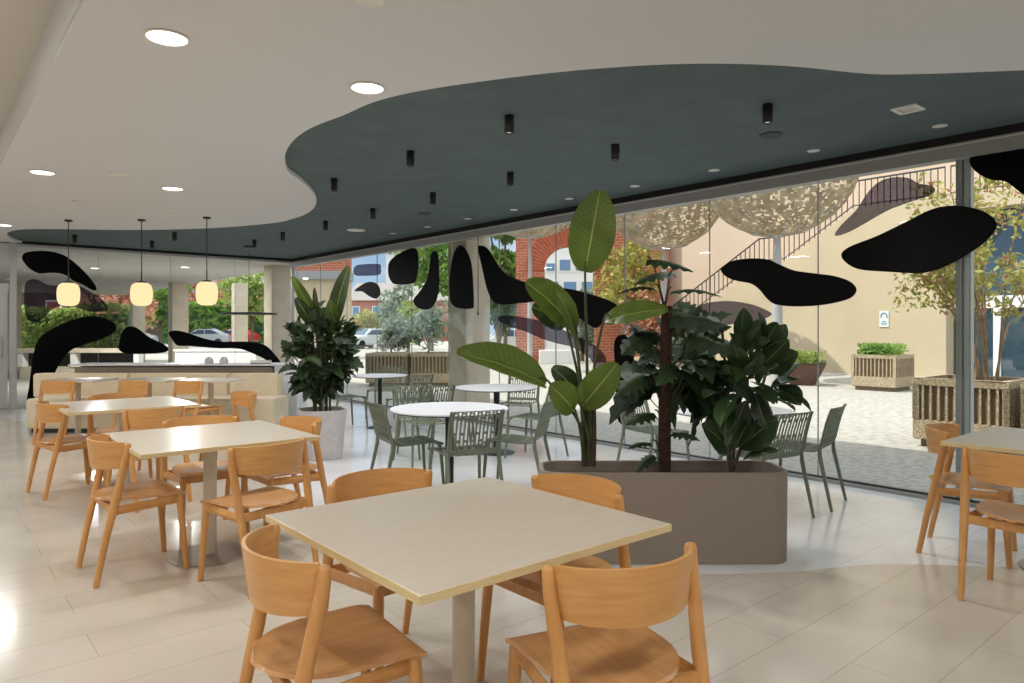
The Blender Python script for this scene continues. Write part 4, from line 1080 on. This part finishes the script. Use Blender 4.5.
PP.put((9.78, 1.80, -0.015), 0, 'ribbed concrete planter at the right edge of the photo, outside', 'planter', GPP)
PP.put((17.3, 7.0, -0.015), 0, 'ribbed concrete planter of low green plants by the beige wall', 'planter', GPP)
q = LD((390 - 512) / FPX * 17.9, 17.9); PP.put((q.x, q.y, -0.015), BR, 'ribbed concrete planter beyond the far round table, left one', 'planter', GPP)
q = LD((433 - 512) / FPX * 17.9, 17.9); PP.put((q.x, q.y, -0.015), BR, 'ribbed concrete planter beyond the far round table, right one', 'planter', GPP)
rnd = random.Random(8)
def low_plants(lab, loc, rx, ry, h, m, n, size, seed):
    r_ = random.Random(seed)
    t = thing('low_shrub', lab, 'shrub', loc)
    f = lambda r: Vector((r.uniform(-rx, rx), r.uniform(-ry, ry), h * (r.random() ** 1.3)))
    leaf_cloud(r_, n, f, size).build('foliage', M[m], t)
    s = MB()
    for i in range(10):
        x, y = r_.uniform(-rx, rx) * .8, r_.uniform(-ry, ry) * .8
        s.tube([(x, y, -0.03), (x * 1.1, y * 1.1, h * 0.7)], 0.008, 5)
    s.build('stems', M['bark'], t)
    return t
low_plants('low green plants filling the planter by the beige wall', (17.3, 7.0, 0.76), 0.42, 0.40, 0.30, 'leaf_green', 700, 0.07, 51)
q = LD((390 - 512) / FPX * 17.9, 17.9, 0.76); tree('silvery grey-green shrub in the left planter beyond the far table', q, 1.0, 0.6, 'leaf_grey', 900, 0.07, 52, trunk=0.03, clear=0.1, name='shrub')
q = LD((428 - 512) / FPX * 17.9, 17.9, 0.76); tree('taller silvery shrub in the right planter beyond the far table', q, 1.5, 0.75, 'leaf_grey', 1300, 0.07, 53, trunk=0.03, clear=0.1, name='shrub')
# twiggy tree in the near planter
rnd = random.Random(14)
t = thing('twiggy_tree', 'multi-stemmed twiggy tree with yellow-green leaves in the near planter', 'tree', (9.75, 2.72, 0.77))
sb = MB(); tips = []
for i in range(15):
    a = rnd.uniform(0, 2 * PI); r0 = rnd.uniform(0.03, 0.16); r1 = rnd.uniform(0.25, 0.95); h = rnd.uniform(1.1, 2.2)
    p0 = Vector((r0 * math.cos(a), r0 * math.sin(a), 0)); p2 = Vector((r1 * math.cos(a), r1 * math.sin(a), h)); p1 = p0.lerp(p2, 0.5) + Vector((-.06 * math.cos(a), -.06 * math.sin(a), 0.12))
    pts = spline([p0, p1, p2], False, 6); sb.tube(pts, [0.014 - 0.009 * k_ / (len(pts) - 1) for k_ in range(len(pts))], 6)
    for k_ in (7, 9, 10, 12):
        b_ = pts[min(k_, len(pts) - 1)]; e_ = b_ + Vector((rnd.uniform(-.35, .35), rnd.uniform(-.35, .35), rnd.uniform(0.05, .4))); sb.tube([b_, e_], [0.005, 0.002], 5); tips.append((b_, e_))
sb.build('stem', M['bark_pale'], t, smooth=60)
tips += [(Vector((-.2, .5, 1.0)), Vector((-.1, 1.0, 0.95))), (Vector((-.1, .5, 1.2)), Vector((-.1, .95, 1.15))), (Vector((0, .4, 1.3)), Vector((0, .8, 1.35)))]
def tipleaf(r):
    b_, e_ = tips[r.randrange(len(tips))]
    return b_.lerp(e_, r.uniform(0.1, 1.15)) + Vector((r.gauss(0, .06), r.gauss(0, .06), r.gauss(0, .06)))
leaf_cloud(rnd, 3600, tipleaf, 0.042).build('foliage', M['leaf_yellow'], t)
leaf_cloud(rnd, 900, tipleaf, 0.036).build('foliage', M['leaf_red'], t)
# bowl planter
q = LD((803 - 512) / FPX * 18.0, 18.0)
t = thing('bowl_planter', 'rust-brown flared bowl planter before the beige wall', 'planter', (q.x, q.y, -0.015), 0.3)
MB().box((0, 0, 0.27), (0.52, 0.52, 0.54), 0, taper=1.9).build('bowl', M['corten'], t, bevel=0.01)
MB().box((0, 0, 0.545), (0.9, 0.9, 0.02)).build('soil', M['soil'], t)
low_plants('tufted lime green plants in the rust-brown bowl', (q.x, q.y, 0.54), 0.42, 0.42, 0.30, 'leaf_lime', 600, 0.07, 54)

# beige building with outside stair
XB = 22.9
Yr = on_x(946, 300, XB).y
zl_ = on_x(900, 202, XB).z                       # landing level
y0 = on_x(852, 205, XB).y; y1 = on_x(783, 261, XB).y; z1_ = on_x(783, 261, XB).z
y2 = on_x(758, 261, XB).y; y3 = y2 + (z1_ / 0.62)
prof = [(Yr, 0), (Yr, zl_), (y0, zl_)]
n1 = 14
for i in range(n1):
    ya = y0 + (y1 - y0) * (i + 1) / n1; za = zl_ + (z1_ - zl_) * (i + 1) / n1
    prof += [(y0 + (y1 - y0) * i / n1 + 0.0, za), (ya, za)]
prof += [(y2, z1_)]
n2 = 14
for i in range(n2):
    yb = y2 + (y3 - y2) * i / n2; yc = y2 + (y3 - y2) * (i + 1) / n2; zc = z1_ * (1 - (i + 1) / n2)
    if zc > 0.01: prof += [(yb, zc), (yc, zc)]
prof += [(y3, 0)]
clean = []
for p in prof:
    if not clean or (Vector(p) - Vector(clean[-1])).length > 1e-4: clean.append(p)
t = thing('stair_building', 'beige rendered building with an outside stair and dark railings', 'building', (XB, Yr, -0.015))
def LB(mb): 
    for v in mb.v: v.x -= XB; v.y -= Yr
    return mb
LB(MB().prism(clean, XB, XB + 2.0, 'x')).build('stair', M['beige_wall'], t)
LB(MB().span((XB + 2.0, Yr - 14, 0), (XB + 8, on_x(668, 300, XB + 2).y, 12.0))).build('wall', M['pink_wall'], t)
rl = MB()
def rail_run(ya, za, yb, zb, step=0.18, hgt=0.88):
    n = max(2, int(abs(yb - ya) / step))
    for i in range(n + 1):
        y = ya + (yb - ya) * i / n; z = za + (zb - za) * i / n
        rl.box((XB + 0.08, y, z + hgt / 2), (0.025, 0.025, hgt))
    rl.tube([(XB + 0.08, ya, za + hgt), (XB + 0.08, yb, zb + hgt)], 0.028, 6); rl.tube([(XB + 0.08, ya, za + 0.10), (XB + 0.08, yb, zb + 0.10)], 0.02, 6)
rail_run(Yr + 0.05, zl_, y0, zl_); rail_run(y0, zl_, y1, z1_); rail_run(y1, z1_, y2, z1_); rail_run(y2, z1_, y3, 0.05)
LB(rl).build('railing', M['rail'], t)
rl = MB()
LB(MB().span((XB - 0.0, Yr - 9.0, zl_ - 0.45), (XB + 2.0, Yr - 0.005, zl_))).build('walkway', M['beige_wall'], t)
rail_run(Yr - 8.9, zl_, Yr - 0.1, zl_)
LB(rl).build('railing', M['rail'], t)
# glazed ground floor under the walkway
zt = on_x(990, 304, XB + 0.6).z
gf = MB(); gz = MB(); Xg = XB + 0.6
yy = Yr - 0.3
gf.span((Xg, Yr - 9, zt - 0.1), (Xg + 0.2, Yr - 0.01, zt + 0.25))
edges = [Yr - 0.15 - 0.95 * k for k in range(9)]
for y in edges: gf.span((Xg, y - 0.09, 0), (Xg + 0.15, y + 0.09, zt - 0.1))
for a, b2 in zip(edges[:-1], edges[1:]): gz.span((Xg + 0.06, b2 + 0.09, 0.05), (Xg + 0.1, a - 0.09, zt - 0.1))
gz.span((Xg + 0.06, Yr - 9, zt + 0.25), (Xg + 0.1, Yr - 0.02, zl_ - 0.45))
LB(gf).build('window_frame', M['white_wall'], t); LB(gz).build('window', M['ext_glass'], t)
sp = on_x(884, 319, XB - 0.02)
t = thing('wall_sign', 'small blue and white sign on the beige wall outside', 'sign', (XB - 0.015, sp.y, sp.z - 0.25))
MB().box((0, 0, 0.25), (0.02, 0.28, 0.5)).build('plate', M['white_plastic'], t, bevel=0.004)
ring = MB().tube([(-0.014, 0.09 * math.cos(a * PI / 10), 0.35 + 0.09 * math.sin(a * PI / 10)) for a in range(-2, 13)], 0.016, 6); ring.build('symbol', M['sign_blue'], t, smooth=60)
m_ = MB(); m_.box((-0.012, 0, 0.10), (0.006, 0.18, 0.035)); m_.box((-0.012, 0, 0.17), (0.006, 0.13, 0.03)); m_.build('symbol', M['sign_blue'], t)

# woven dish canopies on poles
def dish(lab, px, d, r, zb, hz, seed, pole_r=0.11):
    p = LD((px - 512) / FPX * d, d)
    t = thing('dish_canopy', lab, 'canopy', (p.x, p.y, -0.015), 0, 'woven dish canopies')
    rnd = random.Random(seed)
    NU_, NV_ = 170, 56
    holes = set()
    for i in range(NU_):
        for j in range(2, NV_ - 1):
            if rnd.random() < 0.16:
                holes.add((i, j))
                if rnd.random() < 0.5: holes.add(((i + 1) % NU_, j))
                if rnd.random() < 0.4: holes.add((i, j + 1))
    def P(u, v):
        ph = R(4) + R(86) * v
        wob = 1 + 0.012 * math.sin(u * 40 * PI) * math.sin(v * 50)
        return (r * math.sin(ph) * math.cos(2 * PI * u) * wob, r * math.sin(ph) * math.sin(2 * PI * u) * wob, zb + hz * (1 - math.cos(ph)))
    MB().shell(P, NU_, NV_, 0.03, lambda i, j: (i, j) not in holes).build('dish', M['dish'], t, smooth=60)
    MB().tube([(0, 0, 0), (0, 0, zb * 0.55), (0, 0, zb + 0.03)], [pole_r * 1.35, pole_r * 1.15, pole_r * 0.75], 16).build('pole', M['pole_paint'], t, smooth=50)
    s = MB()
    for k_ in range(8):
        a = k_ * PI / 4
        s.tube([(0, 0, zb - 0.05), (r * 0.35 * math.cos(a), r * 0.35 * math.sin(a), zb + hz * 0.04), (r * 0.75 * math.cos(a), r * 0.75 * math.sin(a), zb + hz * 0.30)], 0.02, 6)
    s.build('strut', M['pole_paint'], t, smooth=50)
    return t
dish('large woven dish canopy on a pale pole before the beige wall, nearest', 777, 18.8, 2.02, 3.92, 1.9, 1, 0.12)
dish('woven dish canopy on a pole behind the split-leaf plant', 664, 23.0, 1.95, 4.05, 1.9, 2, 0.10)
dish('woven dish canopy on a thin pole before the brick arch', 530, 23.5, 1.75, 4.50, 1.1, 3, 0.07)

# brick arcade
D0 = 30.0
bo = LD(3.4, D0)
t = thing('brick_arcade', 'red brick building with a tall round arch behind the paddle-leaf plant', 'building', (bo.x, bo.y, -0.015), BR)
def bx(px): return (px - 512) / FPX * D0 - 3.4
def bz(py): return EYE + (HOR - py) / FPX * D0
arch = []
def arch_pts(xc, w, ztop, n=16):
    r = w / 2; zs = ztop - r
    return [(xc - r, 0)] + [(xc - r * math.cos(PI * k / n), zs + r * math.sin(PI * k / n)) for k in range(n + 1)] + [(xc + r, 0)]
a1 = (bx(570), 2.15, bz(245)); a2 = (bx(642), 2.15, bz(245))
outline = [(bx(516), 0)] + [(bx(516), 9.5), (bx(668.5), 9.5), (bx(668.5), 0)]
low = []
for xc, w, zt_ in (a1,):
    low += list(reversed(arch_pts(xc, w, zt_)))
MB().prism(outline + low, 0, 0.9, 'y').build('wall', M['brick_red'], t)
for xc, w, zt_ in (a1,):
    r = w / 2; zs = zt_ - r; vz = MB(); nb = 34
    for k in range(nb):
        a = PI * (k + 0.5) / nb
        cx, cz = xc - (r + 0.42) * math.cos(a), zs + (r + 0.42) * math.sin(a)
        hw = (r + 0.42) * PI / nb * 0.42
        ex, ez = -math.cos(a), math.sin(a); tx, tz = math.sin(a), math.cos(a)
        q4 = [(cx - ex * 0.42 - tx * hw * 0.8, cz - ez * 0.42 - tz * hw * 0.8), (cx + ex * 0.42 - tx * hw * 1.2, cz + ez * 0.42 - tz * hw * 1.2), (cx + ex * 0.42 + tx * hw * 1.2, cz + ez * 0.42 + tz * hw * 1.2), (cx - ex * 0.42 + tx * hw * 0.8, cz - ez * 0.42 + tz * hw * 0.8)]
        vz.prism(q4, -0.05, 0.3, 'y')
    vz.build('arch_ring', M['brick_red_ring'], t)
MB().box((bx(556), -0.9, 0.28), (1.5, 0.5, 0.56)).build('plinth', M['white_wall'], t, bevel=0.02)
# what shows through the arch and around it
def house(lab, px0, px1, d, py_top, wall, roof=None, py_ridge=None, depth=8, wins=(), winm='blue_glass', name='building', cat='building', z0=-0.015):
    l0, l1 = (px0 - 512) / FPX * d, (px1 - 512) / FPX * d
    h = EYE + (HOR - py_top) / FPX * d
    p = LD((l0 + l1) / 2, d); w = l1 - l0
    t = thing(name, lab, cat, (p.x, p.y, z0), BR)
    MB().box((0, depth / 2, h / 2), (w, depth, h)).build('wall', M[wall], t)
    if roof:
        hr = EYE + (HOR - py_ridge) / FPX * d
        rf = MB().prism([(-0.4, h - 0.05), (depth / 2, hr), (depth + 0.4, h - 0.05)], -w / 2 - 0.3, w / 2 + 0.3, 'x'); rf.build('roof', M[roof], t)
    for a, b_, c_, e_ in wins:
        x0, x1 = (a - 512) / FPX * d - (l0 + l1) / 2, (b_ - 512) / FPX * d - (l0 + l1) / 2
        zt2, zb2 = EYE + (HOR - c_) / FPX * d, EYE + (HOR - e_) / FPX * d
        f = MB(); f.span((x0, -0.06, zb2), (x1, 0.02, zt2)); fo = f.build('window', M['white_wall'], t)
        mw = min(0.12, (x1 - x0) * 0.12)
        MB().span((x0 + mw, -0.09, zb2 + mw), (x1 - mw, -0.05, zt2 - mw)).build('pane', M[winm], fo)
    return t
house('white building with blue window bands seen through the brick arch', 536, 606, 48, 236, 'white_wall', None, None, 6, [(545, 556, 262, 272), (558, 572, 258, 272), (574, 588, 258, 272), (545, 560, 280, 292), (562, 578, 280, 292), (580, 594, 280, 292), (550, 566, 300, 312), (570, 588, 300, 312)])
house('brick upper storey on a beige wall just right of the back corner', 286, 344, 34, 279, 'beige_wall', None, None, 1.6, [], name='building')
q = LD((315 - 512) / FPX * 33.9, 33.9)
t = thing('brick_storey', 'red brick block above the beige wall at the back corner', 'building', (q.x, q.y, EYE + (HOR - 279) / FPX * 34 - 0.015), BR)
MB().box((0, 0.8, 1.7), (2.8, 1.6, 2.6)).build('wall', M['brick_red'], t)
MB().box((0, 0.8, 0.2), (2.95, 1.8, 0.4)).build('ledge', M['alu'], t)
house('low brick building with a ribbed grey pitched roof by the car park', 346, 452, 85, 300, 'brick_red', 'roof_grey', 279, 14, [(352, 360, 306, 318), (372, 382, 306, 318)])
house('white building with blue glazing under the sky', 386, 470, 120, 252, 'white_wall', 'roof_grey', 240, 10, [(390, 398, 262, 276), (402, 414, 262, 276), (416, 428, 262, 276), (430, 440, 262, 276)])
house('dark brick house behind the hedge and the smoky decal at left', 18, 104, 48, 284, 'dark_building', 'dark_building', 278, 8, [(46, 62, 300, 314), (76, 88, 298, 312)], winm='terracotta')
house('far red-roofed building behind the right globe lamp', 150, 262, 110, 302, 'white_wall', 'terracotta', 291, 12, [(188, 194, 304, 310), (214, 220, 304, 310)])

# parked cars
def make_car():
    t = thing('parked_car', '', 'car')
    body = [(-2.1, 0.35), (-2.15, 0.75), (-1.9, 0.92), (-1.0, 1.0), (-0.35, 1.42), (0.9, 1.46), (1.7, 1.05), (2.1, 0.98), (2.15, 0.4), (1.75, 0.28), (-1.75, 0.28)]
    MB().prism(body, -0.85, 0.85, 'y').build('body', M['car_white'], t, smooth=40, bevel=0.09, seg=3)
    g = MB()
    for s_ in (-1, 1):
        for poly in ([(-0.85, 1.02), (-0.30, 1.36), (0.25, 1.38), (0.25, 1.02)], [(0.32, 1.02), (0.32, 1.38), (0.85, 1.38), (1.4, 1.05)]):
            g.prism(poly, s_ * 0.84, s_ * 0.862, 'y')
    g.build('side_window', M['car_glass'], t)
    ws = MB(); ws.add([(-0.98, -0.7, 1.03), (-0.98, 0.7, 1.03), (-0.40, 0.62, 1.42), (-0.40, -0.62, 1.42), (-1.0, -0.7, 1.01), (-1.0, 0.7, 1.01), (-0.42, 0.62, 1.44), (-0.42, -0.62, 1.44)], [(3, 2, 1, 0), (4, 5, 6, 7), (0, 1, 5, 4), (1, 2, 6, 5), (2, 3, 7, 6), (3, 0, 4, 7)]); ws.build('windscreen', M['car_glass'], t)
    for x in (-1.35, 1.35):
        for s_ in (-1, 1):
            MB().tube([(x, s_ * 0.66, 0.32), (x, s_ * 0.88, 0.32)], 0.32, 18).build('wheel', M['tyre'], t, smooth=40)
    return t
CAR = Proto(make_car)
def car(px, d, rz, paint, lab):
    p = LD((px - 512) / FPX * d, d, -0.015)
    o = CAR.put(p, BR + rz, lab, 'car', 'parked cars')
    for ch in o.children:
        if ch.name.startswith('body') and ch.data.materials[0] is not M[paint]:
            ch.data = ch.data.copy(); ch.data.materials[0] = M[paint]
    return o
car(366, 52, R(60), 'car_white', 'white car parked left of the blue car beyond the glass')
car(384, 58, R(60), 'car_blue', 'blue car parked between two white cars beyond the glass')
car(402, 64.5, R(60), 'car_white', 'white car parked right of the blue car beyond the glass')
car(203, 60, R(12), 'car_silver', 'silver car parked by the hedge between two left columns')
car(234, 64, R(0), 'car_red', 'red car parked by the hedge, partly hidden by a column')
car(120, 46, R(15), 'car_silver', 'silver car glimpsed left of the middle globe column')
car(508, 40, R(5), 'car_white', 'pale car beyond the brick pier left of the arch')

# ------------------------------------------------------------------ light
w = bpy.data.worlds.new('World'); scn.world = w; w.use_nodes = True
nt = w.node_tree; bg = nt.nodes['Background']
tc = nt.nodes.new('ShaderNodeTexCoord'); sx = nt.nodes.new('ShaderNodeSeparateXYZ'); nt.links.new(tc.outputs['Generated'], sx.inputs[0])
# clear blue low sky rising to bright thin cloud overhead, with cloud streaks
rp = nt.nodes.new('ShaderNodeValToRGB'); cr = rp.color_ramp
cr.elements[0].position = 0.0; cr.elements[0].color = (0.52, 0.66, 0.84, 1)
cr.elements[1].position = 1.0; cr.elements[1].color = (0.92, 0.97, 1.0, 1)
e1 = cr.elements.new(0.16); e1.color = (0.30, 0.47, 0.74, 1)
e2 = cr.elements.new(0.42); e2.color = (0.86, 0.93, 1.0, 1)
nt.links.new(sx.outputs['Z'], rp.inputs['Fac'])
cm = nt.nodes.new('ShaderNodeMapping'); cm.inputs['Scale'].default_value = (1.0, 1.0, 3.2); nt.links.new(tc.outputs['Generated'], cm.inputs['Vector'])
cn = nt.nodes.new('ShaderNodeTexNoise'); cn.inputs['Scale'].default_value = 4.5; cn.inputs['Detail'].default_value = 7; nt.links.new(cm.outputs[0], cn.inputs['Vector'])
cp = nt.nodes.new('ShaderNodeMapRange'); cp.inputs['From Min'].default_value = 0.50; cp.inputs['From Max'].default_value = 0.68; nt.links.new(cn.outputs['Fac'], cp.inputs['Value'])
mxs = nt.nodes.new('ShaderNodeMixRGB'); mxs.inputs['Color2'].default_value = (0.92, 0.94, 0.97, 1)
nt.links.new(cp.outputs[0], mxs.inputs['Fac']); nt.links.new(rp.outputs[0], mxs.inputs['Color1'])
st_ = nt.nodes.new('ShaderNodeMapRange'); st_.inputs['From Min'].default_value = 0.18; st_.inputs['From Max'].default_value = 0.5; st_.inputs['To Min'].default_value = 1.0; st_.inputs['To Max'].default_value = 1.9
nt.links.new(sx.outputs['Z'], st_.inputs['Value'])
nt.links.new(mxs.outputs[0], bg.inputs['Color']); nt.links.new(st_.outputs[0], bg.inputs['Strength'])
sl = bpy.data.lights.new('sun', 'SUN'); sl.energy = 4.6; sl.angle = R(0.6); sl.color = (1.0, 0.96, 0.90)
so = bpy.data.objects.new('sun', sl); COL.objects.link(so)
E_ = R(57); dirv = Vector((0.763 * math.cos(E_), -0.646 * math.cos(E_), -math.sin(E_)))
so.rotation_euler = dirv.to_track_quat('-Z', 'Y').to_euler(); so.location = (-10, 20, 30)

# ------------------------------------------------------------------ camera and view
cam = bpy.data.cameras.new('camera'); cam.sensor_width = 36.0; cam.lens = FPX / 1024 * 36.0
cam.shift_y = -(341.5 - HOR) / 1024.0; cam.clip_end = 500
co = bpy.data.objects.new('camera', cam); COL.objects.link(co)
co.location = (0, 0, EYE); co.rotation_euler = (R(90), 0, -YAW)
scn.camera = co
scn.view_settings.view_transform = 'Standard'; scn.view_settings.look = 'None'; scn.view_settings.gamma = 1.0; scn.view_settings.use_curve_mapping = False
scn.view_settings.exposure = 0.14
try:
    scn.cycles.use_denoising = True; scn.cycles.max_bounces = 10; scn.cycles.diffuse_bounces = 5; scn.cycles.transparent_max_bounces = 32; scn.cycles.sample_clamp_indirect = 6.0; scn.cycles.caustics_reflective = False; scn.cycles.caustics_refractive = False
except Exception:
    pass
